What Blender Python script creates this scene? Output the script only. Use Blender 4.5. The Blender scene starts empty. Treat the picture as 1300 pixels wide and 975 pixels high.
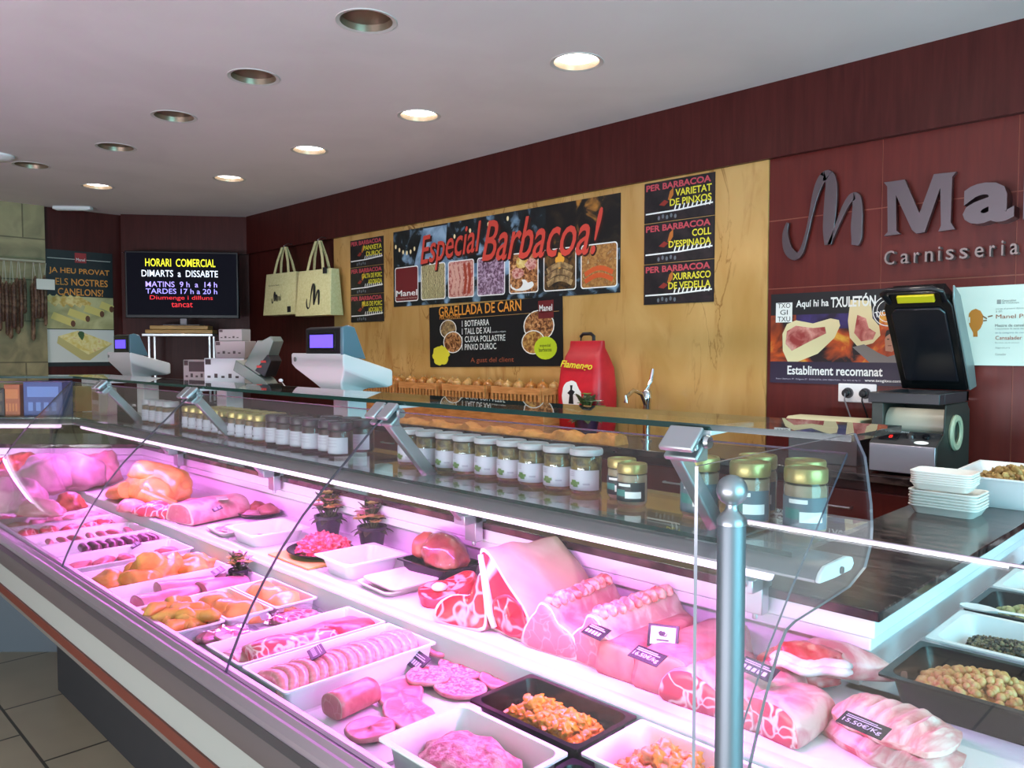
import bpy, bmesh, math, random
from mathutils import Vector, Matrix, Euler, noise
R = math.radians
random.seed(7)
SC = bpy.context.scene
COL = SC.collection

# ------------------------------------------------------------------ camera, light, exposure
FPX, CU, CV, HOR = 1000.0, 650.0, 487.5, 444.0
EYE = Vector((0, 0, 1.55))
_p = math.atan2(CV - HOR, FPX)
_a = math.pi - math.atan2(1000 * math.cos(_p), FPX)
_d = Vector((math.cos(_a), math.sin(_a), 0))
FWD = Vector((_d.x * math.cos(_p), _d.y * math.cos(_p), -math.sin(_p)))
RGT = Vector((_d.y, -_d.x, 0))
UPV = RGT.cross(FWD)
cam_data = bpy.data.cameras.new('camera')
cam_data.sensor_width = 36.0
cam_data.lens = 36.0 * FPX / 1300.0
cam_data.clip_start = 0.02
cam = bpy.data.objects.new('camera', cam_data)
m3 = Matrix((RGT, UPV, -FWD)).transposed()
cam.matrix_world = Matrix.Translation(EYE) @ m3.to_4x4()
COL.objects.link(cam)
SC.camera = cam

world = bpy.data.worlds.new('world')
SC.world = world
world.use_nodes = True
world.node_tree.nodes['Background'].inputs[0].default_value = (0.75, 0.88, 1.0, 1)
world.node_tree.nodes['Background'].inputs[1].default_value = 1.2

SC.view_settings.view_transform = 'Standard'
SC.view_settings.look = 'None'
SC.view_settings.exposure = 0.0
SC.view_settings.gamma = 1.0
SC.view_settings.use_curve_mapping = False
SC.cycles.max_bounces = 10
SC.cycles.transparent_max_bounces = 24
SC.cycles.caustics_reflective = False
SC.cycles.caustics_refractive = False
SC.cycles.sample_clamp_indirect = 4.0

def area_light(name, loc, rot, sx, sy, power, col):
    l = bpy.data.lights.new(name, 'AREA')
    l.shape = 'RECTANGLE'; l.size = sx; l.size_y = sy; l.energy = power; l.color = col
    o = bpy.data.objects.new(name, l); o.location = loc; o.rotation_euler = rot
    COL.objects.link(o); return o

LED_COL = (0.96, 0.19, 1.0)
# daylight through the two shop windows (front wall and right wall), and an added fill for the ceiling
area_light('daylight_front', (-1.0, -3.25, 1.5), (R(90), 0, 0), 4.6, 2.2, 18, (0.90, 0.95, 1.0))
area_light('daylight_pavement', (-1.0, -3.28, 0.58), (R(112), 0, 0), 4.6, 0.46, 300, (1.0, 0.82, 0.95))  # added low lamp, tinted pink, brightens the ceiling without reaching the deck
area_light('daylight_right', (3.2, 0.6, 1.5), (R(92), 0, R(90)), 3.6, 2.2, 340, (0.30, 0.82, 1.0))
# the LED strips of the display case: main run, angled run
area_light('led_main', (-2.28, 1.153, 1.184), (R(-10), 0, 0), 3.4, 0.03, 37, LED_COL)
_s = math.sqrt(0.5)
area_light('led_angled', (-4.02 - 0.62 * _s, 1.158 - 0.62 * _s, 1.184), (0, 0, R(45)), 1.1, 0.03, 7, LED_COL)

def at_z(u, v, z):
    r = FWD + RGT * ((u - CU) / FPX) - UPV * ((v - CV) / FPX)
    return EYE + r * ((z - EYE.z) / r.z)
def at_y(u, v, y):
    r = FWD + RGT * ((u - CU) / FPX) - UPV * ((v - CV) / FPX)
    return EYE + r * (y / r.y)
def at_plane(u, v, p, n):
    r = FWD + RGT * ((u - CU) / FPX) - UPV * ((v - CV) / FPX)
    return EYE + r * ((Vector(p) - EYE).dot(n) / r.dot(n))

# ------------------------------------------------------------------ materials
def lin(h):
    if isinstance(h, str):
        h = h.lstrip('#'); c = [int(h[i:i + 2], 16) / 255 for i in (0, 2, 4)]
        c = [x / 12.92 if x <= 0.04045 else ((x + 0.055) / 1.055) ** 2.4 for x in c]
    else: c = list(h)
    return (c[0], c[1], c[2], 1)

MATS = {}
def mat(name, c, rough=0.5, metal=0.0, c2=None, kind='noise', sc=20.0, lo=0.4, hi=0.6, bump=0.0, bsc=None,
        coat=0.0, sss=0.0, emit=None, estr=0.0, stretch=None, detail=4.0, c3=None, spec=0.5, alpha=None):
    if name in MATS: return MATS[name]
    m = bpy.data.materials.new(name); m.use_nodes = True
    nt = m.node_tree; N = nt.nodes; L = nt.links
    b = N['Principled BSDF']
    b.inputs['Base Color'].default_value = lin(c)
    b.inputs['Roughness'].default_value = rough
    b.inputs['Metallic'].default_value = metal
    b.inputs['Specular IOR Level'].default_value = spec
    b.inputs['Coat Weight'].default_value = coat
    b.inputs['Coat Roughness'].default_value = 0.08
    if sss:
        b.inputs['Subsurface Weight'].default_value = sss
        b.inputs['Subsurface Radius'].default_value = (0.012, 0.004, 0.003)
    if emit is not None:
        b.inputs['Emission Color'].default_value = lin(emit)
        b.inputs['Emission Strength'].default_value = estr
    if c2 is not None or bump:
        tc = N.new('ShaderNodeTexCoord'); mp = N.new('ShaderNodeMapping')
        L.new(tc.outputs['Object'], mp.inputs['Vector'])
        if stretch: mp.inputs['Scale'].default_value = stretch
    if c2 is not None:
        rp = N.new('ShaderNodeValToRGB')
        rp.color_ramp.elements[0].position = lo; rp.color_ramp.elements[0].color = lin(c)
        rp.color_ramp.elements[1].position = hi; rp.color_ramp.elements[1].color = lin(c2)
        if c3 is not None:
            e = rp.color_ramp.elements.new(min(1, hi + (hi - lo))); e.color = lin(c3)
        if kind == 'noise':
            t = N.new('ShaderNodeTexNoise'); t.inputs['Scale'].default_value = sc; t.inputs['Detail'].default_value = detail
            t.inputs['Distortion'].default_value = 0.6; out = t.outputs['Fac']
        elif kind == 'vein':      # thin pale veins between cells, warped by noise
            n1 = N.new('ShaderNodeTexNoise'); n1.inputs['Scale'].default_value = sc * 0.7
            L.new(mp.outputs[0], n1.inputs['Vector'])
            mx = N.new('ShaderNodeMixRGB'); mx.inputs[0].default_value = 0.12
            L.new(mp.outputs[0], mx.inputs[1]); L.new(n1.outputs['Color'], mx.inputs[2])
            t = N.new('ShaderNodeTexVoronoi'); t.feature = 'DISTANCE_TO_EDGE'; t.inputs['Scale'].default_value = sc
            L.new(mx.outputs[0], t.inputs['Vector']); out = t.outputs['Distance']
        elif kind == 'voro':
            t = N.new('ShaderNodeTexVoronoi'); t.inputs['Scale'].default_value = sc; out = t.outputs['Distance']
        elif kind == 'wave':
            t = N.new('ShaderNodeTexWave'); t.inputs['Scale'].default_value = sc; t.inputs['Distortion'].default_value = 6
            t.inputs['Detail'].default_value = 3; out = t.outputs['Fac']
        if kind != 'vein': L.new(mp.outputs[0], t.inputs['Vector'])
        L.new(out, rp.inputs[0]); L.new(rp.outputs[0], b.inputs['Base Color'])
    if bump:
        n2 = N.new('ShaderNodeTexNoise'); n2.inputs['Scale'].default_value = bsc or sc; n2.inputs['Detail'].default_value = 5
        L.new(mp.outputs[0], n2.inputs['Vector'])
        bp = N.new('ShaderNodeBump'); bp.inputs['Strength'].default_value = bump; bp.inputs['Distance'].default_value = 0.01
        L.new(n2.outputs['Fac'], bp.inputs['Height']); L.new(bp.outputs[0], b.inputs['Normal'])
    MATS[name] = m
    return m

def glass(name, tint, refl=1.0, rough=0.0):
    if name in MATS: return MATS[name]
    m = bpy.data.materials.new(name); m.use_nodes = True
    nt = m.node_tree; N = nt.nodes; L = nt.links; N.clear()
    o = N.new('ShaderNodeOutputMaterial'); mx = N.new('ShaderNodeMixShader')
    t = N.new('ShaderNodeBsdfTransparent'); t.inputs[0].default_value = lin(tint)
    g = N.new('ShaderNodeBsdfGlossy'); g.inputs['Roughness'].default_value = rough
    g.inputs[0].default_value = (refl, refl, refl, 1)
    f = N.new('ShaderNodeLayerWeight'); f.inputs[0].default_value = 0.5
    pw = N.new('ShaderNodeMath'); pw.operation = 'POWER'; pw.inputs[1].default_value = 5.0
    ma = N.new('ShaderNodeMath'); ma.operation = 'MULTIPLY_ADD'; ma.inputs[1].default_value = 0.9; ma.inputs[2].default_value = 0.035
    L.new(f.outputs['Facing'], pw.inputs[0]); L.new(pw.outputs[0], ma.inputs[0]); L.new(ma.outputs[0], mx.inputs[0])
    L.new(t.outputs[0], mx.inputs[1]); L.new(g.outputs[0], mx.inputs[2])
    L.new(mx.outputs[0], o.inputs[0]); MATS[name] = m
    return m

WHITE = mat('white_paint', '#d9d6d4', 0.6)
CEIL = mat('ceiling_paint', '#e3d9da', 0.8, c2='#ddd3d4', sc=1.5, bump=0.05, bsc=60)
WOOD = mat('dark_red_wood', '#4d1f1c', 0.38, c2='#3f1715', sc=6, stretch=(6, 6, 0.5), lo=0.3, hi=0.7, spec=0.2)
WOODL = mat('red_wood_panel', '#64211b', 0.36, c2='#561a16', sc=5, stretch=(6, 6, 0.5), lo=0.3, hi=0.7, spec=0.35)
MARBLE = None
STONE = mat('beige_stone', '#9a8b66', 0.7, c2='#b7a985', sc=5, lo=0.35, hi=0.65, bump=0.4, bsc=9, c3='#81704f')
GRANITE = mat('brown_granite', '#24181a', 0.14, c2='#5a4542', sc=26, stretch=(0.45, 1.6, 1), lo=0.42, hi=0.66, detail=9, spec=0.4, c3='#8a706a')
STEEL = mat('brushed_steel', '#c2c4c6', 0.28, 1.0)
CHROME = mat('chrome', '#d5d5d8', 0.08, 1.0)
SATIN = mat('satin_aluminium', '#bfc2c6', 0.38, 0.9)
ALU = mat('grey_aluminium', '#8c8389', 0.4, 0.7)
LACQ = mat('white_lacquer', '#efe9ee', 0.3)
DECK = mat('white_enamel_deck', '#f0e8ee', 0.22)
PLAST = mat('white_plastic', '#f1ecee', 0.35)
BLACKP = mat('black_plastic', '#17151a', 0.3)
DARKP = mat('charcoal_plastic', '#26262b', 0.4)
GREYP = mat('grey_metal_paint', '#8b9089', 0.35, 0.3)
BUMPER = mat('taupe_bumper', '#4f4846', 0.45)
CREAM = mat('cream_panel', '#8f948c', 0.4)
REDST = mat('red_brown_stripe', '#5a281d', 0.4)
BASE = mat('dark_base', '#26282a', 0.6)
GLASS = glass('clear_glass', (0.93, 0.97, 0.955))
ACRY = glass('clear_acrylic', (0.955, 0.97, 0.985))
JARG = glass('jar_glass', (0.95, 0.95, 0.93))
FILM = glass('plastic_film', (0.90, 0.88, 0.93), 1.0, 0.10)
GEDGE = mat('green_glass_edge', '#12302c', 0.1, spec=0.8)
AEDGE = mat('polished_acrylic_edge', '#7f8892', 0.2, spec=0.6)
FEDGE = mat('front_glass_edge', '#4d4a54', 0.2, spec=0.6)
POSTM = mat('satin_steel_post', '#717a80', 0.5, 0.75)
LEDM = mat('lit_led_diffuser', '#ffffff', 0.4, emit=(1.0, 0.60, 1.0), estr=1.6)

# ------------------------------------------------------------------ mesh helpers
def xf(loc=(0, 0, 0), rot=(0, 0, 0), s=(1, 1, 1)):
    return Matrix.Translation(loc) @ Euler(rot).to_matrix().to_4x4() @ Matrix.Diagonal((s[0], s[1], s[2], 1))

class MB:
    def __init__(s): s.v = []; s.f = []; s.m = []
    def add(s, vs, fs, m=0, T=None):
        o = len(s.v)
        for p in vs:
            p = Vector(p)
            s.v.append(tuple(T @ p) if T is not None else tuple(p))
        for i, f in enumerate(fs):
            s.f.append(tuple(o + k for k in f)); s.m.append(m[i] if isinstance(m, (list, tuple)) else m)
        return s
    def box(s, x0, x1, y0, y1, z0, z1, m=0, T=None):
        vs = [(x, y, z) for x in (x0, x1) for y in (y0, y1) for z in (z0, z1)]
        fs = [(0, 1, 3, 2), (4, 6, 7, 5), (0, 4, 5, 1), (2, 3, 7, 6), (0, 2, 6, 4), (1, 5, 7, 3)]
        return s.add(vs, fs, m, T)
    def cbox(s, c, d, m=0, T=None):
        return s.box(c[0] - d[0] / 2, c[0] + d[0] / 2, c[1] - d[1] / 2, c[1] + d[1] / 2, c[2] - d[2] / 2, c[2] + d[2] / 2, m, T)
    def loops(s, ls, m=0, T=None, cap0=None, cap1=None, closed=True):
        """skin a list of equal-length loops; m may be a list (one slot per band)"""
        n = len(ls[0]); vs = [p for l in ls for p in l]; fs = []; ms = []
        for i in range(len(ls) - 1):
            for k in range(n if closed else n - 1):
                k2 = (k + 1) % n
                fs.append((i * n + k, i * n + k2, (i + 1) * n + k2, (i + 1) * n + k)); ms.append(m[i] if isinstance(m, (list, tuple)) else m)
        if cap0 is not None: fs.append(tuple(reversed(range(n)))); ms.append(cap0)
        if cap1 is not None: fs.append(tuple(range((len(ls) - 1) * n, len(ls) * n))); ms.append(cap1)
        return s.add(vs, fs, ms, T)
    def prism(s, pts, z0, z1, m=0, T=None, mc=None):
        return s.loops([[(x, y, z0) for x, y in pts], [(x, y, z1) for x, y in pts]], m, T, m if mc is None else mc, m if mc is None else mc)
    def lathe(s, prof, n=24, m=0, T=None, cap=True):
        ls = [[(r * math.cos(2 * math.pi * k / n), r * math.sin(2 * math.pi * k / n), z) for k in range(n)] for r, z in prof]
        mm = m if not isinstance(m, (list, tuple)) else m
        m0 = m[0] if isinstance(m, (list, tuple)) else m; m1 = m[-1] if isinstance(m, (list, tuple)) else m
        return s.loops(ls, mm, T, m0 if cap else None, m1 if cap else None)
    def tube(s, pts, r, n=8, m=0, T=None, flat=1.0):
        pts = [Vector(p) for p in pts]; ls = []
        for i, p in enumerate(pts):
            t = (pts[min(i + 1, len(pts) - 1)] - pts[max(i - 1, 0)]).normalized()
            up = Vector((0, 0, 1)) if abs(t.z) < 0.95 else Vector((1, 0, 0))
            a = t.cross(up).normalized(); b = a.cross(t).normalized()
            rr = r[i] if isinstance(r, (list, tuple)) else r
            ls.append([tuple(p + a * (rr * math.cos(2 * math.pi * k / n)) + b * (rr * flat * math.sin(2 * math.pi * k / n))) for k in range(n)])
        return s.loops(ls, m, T, m, m)
    def blob(s, c, d, seed=0, amp=0.15, fr=2.0, sub=3, flat=0.35, m=0, T=None):
        bm = bmesh.new(); bmesh.ops.create_icosphere(bm, subdivisions=sub, radius=1.0)
        vs = []
        for v in bm.verts:
            q = v.co.copy(); k = 1 + amp * noise.noise(q * fr + Vector((seed * 7.3, seed * 3.1, seed))) + amp * 0.4 * noise.noise(q * fr * 2.7 + Vector((seed, 9, 0)))
            q *= k
            if q.z < 0: q.z *= flat
            vs.append((c[0] + q.x * d[0], c[1] + q.y * d[1], c[2] + (q.z + flat) * d[2]))
        bm.verts.index_update()
        fs = [tuple(v.index for v in f.verts) for f in bm.faces]; bm.free()
        return s.add(vs, fs, m, T)
    def obj(s, name, mats, parent=None, loc=(0, 0, 0), rot=(0, 0, 0), bevel=0.0, smooth=True, ang=40, seg=2, sub=0):
        me = bpy.data.meshes.new(name); me.from_pydata(s.v, [], s.f)
        if not isinstance(mats, (list, tuple)): mats = [mats]
        for k in mats: me.materials.append(k)
        me.polygons.foreach_set('material_index', s.m)
        bm = bmesh.new(); bm.from_mesh(me); bmesh.ops.recalc_face_normals(bm, faces=bm.faces[:]); bm.to_mesh(me); bm.free()
        if smooth:
            me.polygons.foreach_set('use_smooth', [True] * len(me.polygons)); me.set_sharp_from_angle(angle=R(ang))
        o = bpy.data.objects.new(name, me); o.location = loc; o.rotation_euler = rot; COL.objects.link(o)
        if parent is not None: o.parent = parent
        if bevel:
            b = o.modifiers.new('bevel', 'BEVEL'); b.width = bevel; b.segments = seg; b.limit_method = 'ANGLE'; b.angle_limit = R(35)
        if sub:
            b = o.modifiers.new('sub', 'SUBSURF'); b.levels = sub; b.render_levels = sub
        return o

def tag(o, label=None, cat=None, group=None, kind=None):
    if label: o['label'] = label
    if cat: o['category'] = cat
    if group: o['group'] = group
    if kind: o['kind'] = kind
    return o
def empty(name, label, cat, loc=(0, 0, 0), rot=(0, 0, 0), group=None):
    o = bpy.data.objects.new(name, None); o.empty_display_size = 0.05
    o.location = loc; o.rotation_euler = rot if isinstance(rot, (tuple, list)) else (0, 0, rot)
    COL.objects.link(o); return tag(o, label, cat, group)
def dup(src, loc, rotz=None, label=None, group=None):
    r = src.copy(); COL.objects.link(r); r.location = loc
    if rotz is not None: r.rotation_euler = (src.rotation_euler[0], src.rotation_euler[1], rotz)
    if label: r['label'] = label
    if group: r['group'] = group
    for ch in list(src.children):
        c = ch.copy(); COL.objects.link(c); c.parent = r
        for g in list(ch.children):
            d = g.copy(); COL.objects.link(d); d.parent = c
    return r
ORD = ['first', 'second', 'third', 'fourth', 'fifth', 'sixth', 'seventh', 'eighth', 'ninth', 'tenth', 'eleventh', 'twelfth', 'thirteenth', 'fourteenth', 'fifteenth', 'sixteenth']

def rr(w, d, r, n=5, z=0.0, cx=0, cy=0):
    pts = []
    for sx, sy, a0 in ((1, 1, 0), (-1, 1, 90), (-1, -1, 180), (1, -1, 270)):
        for k in range(n + 1):
            a = R(a0 + 90 * k / n)
            pts.append((cx + sx * (w / 2 - r) + r * math.cos(a), cy + sy * (d / 2 - r) + r * math.sin(a), z))
    return pts

TXT = {}
def text_geo(body, size=1.0, off=0.0, shear=0.0, extrude=0.0):
    key = (body, off, shear, extrude)
    if key not in TXT:
        cu = bpy.data.curves.new('lettering', 'FONT'); cu.body = body; cu.size = 1.0; cu.offset = off; cu.shear = shear
        cu.extrude = extrude; cu.resolution_u = 3; cu.align_x = 'LEFT'
        ob = bpy.data.objects.new('lettering', cu); me = ob.to_mesh()
        vs = [tuple(v.co) for v in me.vertices]; fs = [tuple(p.vertices) for p in me.polygons]
        ob.to_mesh_clear(); bpy.data.objects.remove(ob); bpy.data.curves.remove(cu)
        TXT[key] = (vs, fs)
    return TXT[key]
def put_text(mb, body, x0, x1, y0, y1, z, m=0, off=0.0, shear=0.0, extrude=0.0, rot=0.0, T=None):
    """fit text into the box x0..x1, y0..y1 in the sheet's own plane"""
    vs, fs = text_geo(body, 1.0, off, shear, extrude)
    if not vs: return
    ax = min(v[0] for v in vs); bx = max(v[0] for v in vs); ay = min(v[1] for v in vs); by = max(v[1] for v in vs)
    c, s_ = math.cos(rot), math.sin(rot); cx, cy = (x0 + x1) / 2, (y0 + y1) / 2
    out = []
    for v in vs:
        x = x0 + (v[0] - ax) / (bx - ax) * (x1 - x0) - cx; y = y0 + (v[1] - ay) / (by - ay) * (y1 - y0) - cy
        out.append((cx + x * c - y * s_, cy + x * s_ + y * c, z + v[2] ))
    mb.add(out, fs, m, T)
def disc(mb, cx, cy, rx, ry, z, m, n=20, T=None, jag=0, seed=0):
    rnd = random.Random(seed)
    pts = []
    for k in range(n):
        j = 1 + (rnd.random() - 0.5) * jag
        pts.append((cx + rx * j * math.cos(2 * math.pi * k / n), cy + ry * j * math.sin(2 * math.pi * k / n), z))
    mb.add(pts, [tuple(range(n))], m, T)
def rect(mb, x0, x1, y0, y1, z, m, T=None):
    mb.add([(x0, y0, z), (x1, y0, z), (x1, y1, z), (x0, y1, z)], [(0, 1, 2, 3)], m, T)
def poly(mb, pts, z, m, T=None):
    mb.add([(x, y, z) for x, y in pts], [tuple(range(len(pts)))], m, T)
def rrect(mb, x0, x1, y0, y1, r, z, m, T=None):
    p = rr(x1 - x0, y1 - y0, r, 4, z, (x0 + x1) / 2, (y0 + y1) / 2); mb.add(p, [tuple(range(len(p)))], m, T)

# ------------------------------------------------------------------ the room
def tile_mat():
    m = bpy.data.materials.new('floor_tile'); m.use_nodes = True
    nt = m.node_tree; N = nt.nodes; L = nt.links; b = N['Principled BSDF']
    tc = N.new('ShaderNodeTexCoord'); br = N.new('ShaderNodeTexBrick')
    br.inputs['Scale'].default_value = 1.0; br.inputs['Brick Width'].default_value = 0.6; br.inputs['Row Height'].default_value = 0.4
    br.inputs['Mortar Size'].default_value = 0.006
    br.inputs['Color1'].default_value = lin('#b8a88e'); br.inputs['Color2'].default_value = lin('#ab9c83'); br.inputs['Mortar'].default_value = lin('#4f483d')
    n = N.new('ShaderNodeTexNoise'); n.inputs['Scale'].default_value = 3; mx = N.new('ShaderNodeMixRGB'); mx.blend_type = 'MULTIPLY'; mx.inputs[0].default_value = 0.35
    L.new(tc.outputs['Object'], br.inputs['Vector']); L.new(tc.outputs['Object'], n.inputs['Vector'])
    L.new(br.outputs['Color'], mx.inputs[1]); L.new(n.outputs['Fac'], mx.inputs[2]); L.new(mx.outputs[0], b.inputs['Base Color'])
    b.inputs['Roughness'].default_value = 0.35
    return m
def marble_mat():
    m = bpy.data.materials.new('ochre_marble'); m.use_nodes = True
    nt = m.node_tree; N = nt.nodes; L = nt.links; b = N['Principled BSDF']
    tc = N.new('ShaderNodeTexCoord')
    mp = N.new('ShaderNodeMapping'); mp.inputs['Rotation'].default_value = (0, R(24), 0); mp.inputs['Scale'].default_value = (1.6, 1, 0.55)
    L.new(tc.outputs['Object'], mp.inputs['Vector'])
    n = N.new('ShaderNodeTexNoise'); n.inputs['Scale'].default_value = 2.2; n.inputs['Detail'].default_value = 7; n.inputs['Distortion'].default_value = 0.8
    L.new(mp.outputs[0], n.inputs['Vector'])
    rp = N.new('ShaderNodeValToRGB'); e = rp.color_ramp.elements
    e[0].position = 0.3; e[0].color = lin('#b98a4c'); e[1].position = 0.7; e[1].color = lin('#d0a468')
    L.new(n.outputs['Fac'], rp.inputs[0])
    w = N.new('ShaderNodeTexNoise'); w.inputs['Scale'].default_value = 2.6; w.inputs['Detail'].default_value = 9; w.inputs['Distortion'].default_value = 1.6
    L.new(mp.outputs[0], w.inputs['Vector'])
    sb = N.new('ShaderNodeMath'); sb.operation = 'SUBTRACT'; sb.inputs[1].default_value = 0.5; L.new(w.outputs['Fac'], sb.inputs[0])
    ab = N.new('ShaderNodeMath'); ab.operation = 'ABSOLUTE'; L.new(sb.outputs[0], ab.inputs[0])
    vr = N.new('ShaderNodeValToRGB'); vr.color_ramp.elements[0].position = 0.0; vr.color_ramp.elements[0].color = (1, 1, 1, 1)
    vr.color_ramp.elements[1].position = 0.016; vr.color_ramp.elements[1].color = (0, 0, 0, 1)
    L.new(ab.outputs[0], vr.inputs[0])
    n2 = N.new('ShaderNodeTexNoise'); n2.inputs['Scale'].default_value = 1.7; L.new(mp.outputs[0], n2.inputs['Vector'])
    r2 = N.new('ShaderNodeValToRGB'); r2.color_ramp.elements[0].position = 0.46; r2.color_ramp.elements[1].position = 0.66; L.new(n2.outputs['Fac'], r2.inputs[0])
    ml = N.new('ShaderNodeMath'); ml.operation = 'MULTIPLY'; L.new(vr.outputs[0], ml.inputs[0]); L.new(r2.outputs[0], ml.inputs[1])
    mx = N.new('ShaderNodeMixRGB'); L.new(ml.outputs[0], mx.inputs[0]); L.new(rp.outputs[0], mx.inputs[1]); mx.inputs[2].default_value = lin('#7a4a22')
    m2 = N.new('ShaderNodeMapping'); m2.inputs['Rotation'].default_value = (0, R(-28), 0); m2.inputs['Scale'].default_value = (5.0, 1, 0.9)
    L.new(tc.outputs['Object'], m2.inputs['Vector'])
    n3 = N.new('ShaderNodeTexNoise'); n3.inputs['Scale'].default_value = 2.4; n3.inputs['Detail'].default_value = 8; n3.inputs['Distortion'].default_value = 0.4
    L.new(m2.outputs[0], n3.inputs['Vector'])
    r3 = N.new('ShaderNodeValToRGB'); r3.color_ramp.elements[0].position = 0.58; r3.color_ramp.elements[0].color = (0, 0, 0, 1); r3.color_ramp.elements[1].position = 0.78; r3.color_ramp.elements[1].color = (0.75, 0.75, 0.75, 1)
    L.new(n3.outputs['Fac'], r3.inputs[0])
    mx2 = N.new('ShaderNodeMixRGB'); L.new(r3.outputs[0], mx2.inputs[0]); L.new(mx.outputs[0], mx2.inputs[1]); mx2.inputs[2].default_value = lin('#9a6030')
    L.new(mx2.outputs[0], b.inputs['Base Color']); b.inputs['Roughness'].default_value = 0.16
    return m
TILE = tile_mat(); MARBLE = marble_mat()
CZ = 2.815            # ceiling height
def struct(mb, name, m, **k): return tag(mb.obj(name, m, **k), kind='structure')

struct(MB().box(-8.3, 3.4, -3.4, 3.8, -0.1, 0), 'floor', TILE, smooth=False)
LIT = [(732, 79), (532, 147), (393, 191), (291, 227), (124, 237)]
OFF = [(465, 27), (322, 98), (221, 148), (147, 187), (40, 210)]
lit_pos = [at_z(u, v, CZ) for u, v in LIT] + [Vector((-1.2, 2.72, CZ)), Vector((-0.1, 2.72, CZ)), Vector((1.0, 2.72, CZ))]
off_pos = [at_z(u, v, CZ) for u, v in OFF]
RL = 0.105
def ceiling_mesh():
    bm = bmesh.new(); edges = []
    def ring(pts):
        vs = [bm.verts.new(p) for p in pts]
        for i in range(len(vs)): edges.append(bm.edges.new((vs[i], vs[(i + 1) % len(vs)])))
    ring([(-8.3, -3.4, CZ), (3.4, -3.4, CZ), (3.4, 3.8, CZ), (-8.3, 3.8, CZ)])
    for p in lit_pos + off_pos: ring([(p.x + RL * math.cos(2 * math.pi * k / 32), p.y + RL * math.sin(2 * math.pi * k / 32), CZ) for k in range(32)])
    bmesh.ops.triangle_fill(bm, use_beauty=True, edges=edges, normal=(0, 0, -1))
    me = bpy.data.meshes.new('ceiling'); bm.to_mesh(me); bm.free(); me.materials.append(CEIL)
    o = bpy.data.objects.new('ceiling', me); COL.objects.link(o); o['kind'] = 'structure'
ceiling_mesh()
struct(MB().box(-8.3, 3.4, -3.4, 3.8, CZ + 0.16, CZ + 0.2), 'ceiling_slab', WHITE, smooth=False)

YW = 3.6
struct(MB().box(-7.19, 3.4, YW, YW + 0.15, 0, CZ), 'wall_back', WOOD, smooth=False)
CH0, CH1 = Vector((-7.19, YW, 0)), Vector((-7.88, 2.67, 0))
ch_dir = (CH0 - CH1).normalized(); CH_ANG = math.atan2(ch_dir.y, ch_dir.x); ch_n = Vector((ch_dir.y, -ch_dir.x, 0))
ch_len = (CH0 - CH1).length
struct(MB().box(0, ch_len + 0.12, 0, 0.12, 0, CZ), 'wall_corner', WOOD, loc=CH1, rot=(0, 0, CH_ANG), smooth=False)
struct(MB().box(-8.05, -7.9, 2.03, 2.75, 0, CZ), 'wall_left', WOOD, smooth=False)
def stone_mat():
    m = bpy.data.materials.new('stone_blocks'); m.use_nodes = True
    nt = m.node_tree; N = nt.nodes; L = nt.links; b = N['Principled BSDF']
    tc = N.new('ShaderNodeTexCoord'); sx = N.new('ShaderNodeSeparateXYZ'); cb = N.new('ShaderNodeCombineXYZ')
    L.new(tc.outputs['Object'], sx.inputs[0]); L.new(sx.outputs['Y'], cb.inputs['X']); L.new(sx.outputs['Z'], cb.inputs['Y'])
    br = N.new('ShaderNodeTexBrick'); br.inputs['Scale'].default_value = 1; br.inputs['Brick Width'].default_value = 0.62; br.inputs['Row Height'].default_value = 0.36
    br.inputs['Mortar Size'].default_value = 0.006; br.inputs['Color1'].default_value = lin('#a39775'); br.inputs['Color2'].default_value = lin('#8e8262'); br.inputs['Mortar'].default_value = lin('#6a6048')
    L.new(cb.outputs[0], br.inputs['Vector'])
    n = N.new('ShaderNodeTexNoise'); n.inputs['Scale'].default_value = 4; n.inputs['Detail'].default_value = 8; n.inputs['Distortion'].default_value = 1.5
    L.new(tc.outputs['Object'], n.inputs['Vector'])
    rp = N.new('ShaderNodeValToRGB'); rp.color_ramp.elements[0].position = 0.35; rp.color_ramp.elements[0].color = (0.55, 0.55, 0.5, 1); rp.color_ramp.elements[1].position = 0.65; rp.color_ramp.elements[1].color = (1.2, 1.15, 1.05, 1)
    L.new(n.outputs['Fac'], rp.inputs[0])
    mx = N.new('ShaderNodeMixRGB'); mx.blend_type = 'MULTIPLY'; mx.inputs[0].default_value = 0.8; L.new(br.outputs[0], mx.inputs[1]); L.new(rp.outputs[0], mx.inputs[2])
    L.new(mx.outputs[0], b.inputs['Base Color']); b.inputs['Roughness'].default_value = 0.6
    bp = N.new('ShaderNodeBump'); bp.inputs['Strength'].default_value = 0.4; L.new(n.outputs['Fac'], bp.inputs['Height']); L.new(bp.outputs[0], b.inputs['Normal'])
    return m
struct(MB().box(-8.05, -7.86, -3.4, 2.03, 0, CZ), 'wall_stone', stone_mat(), smooth=False)
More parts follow.
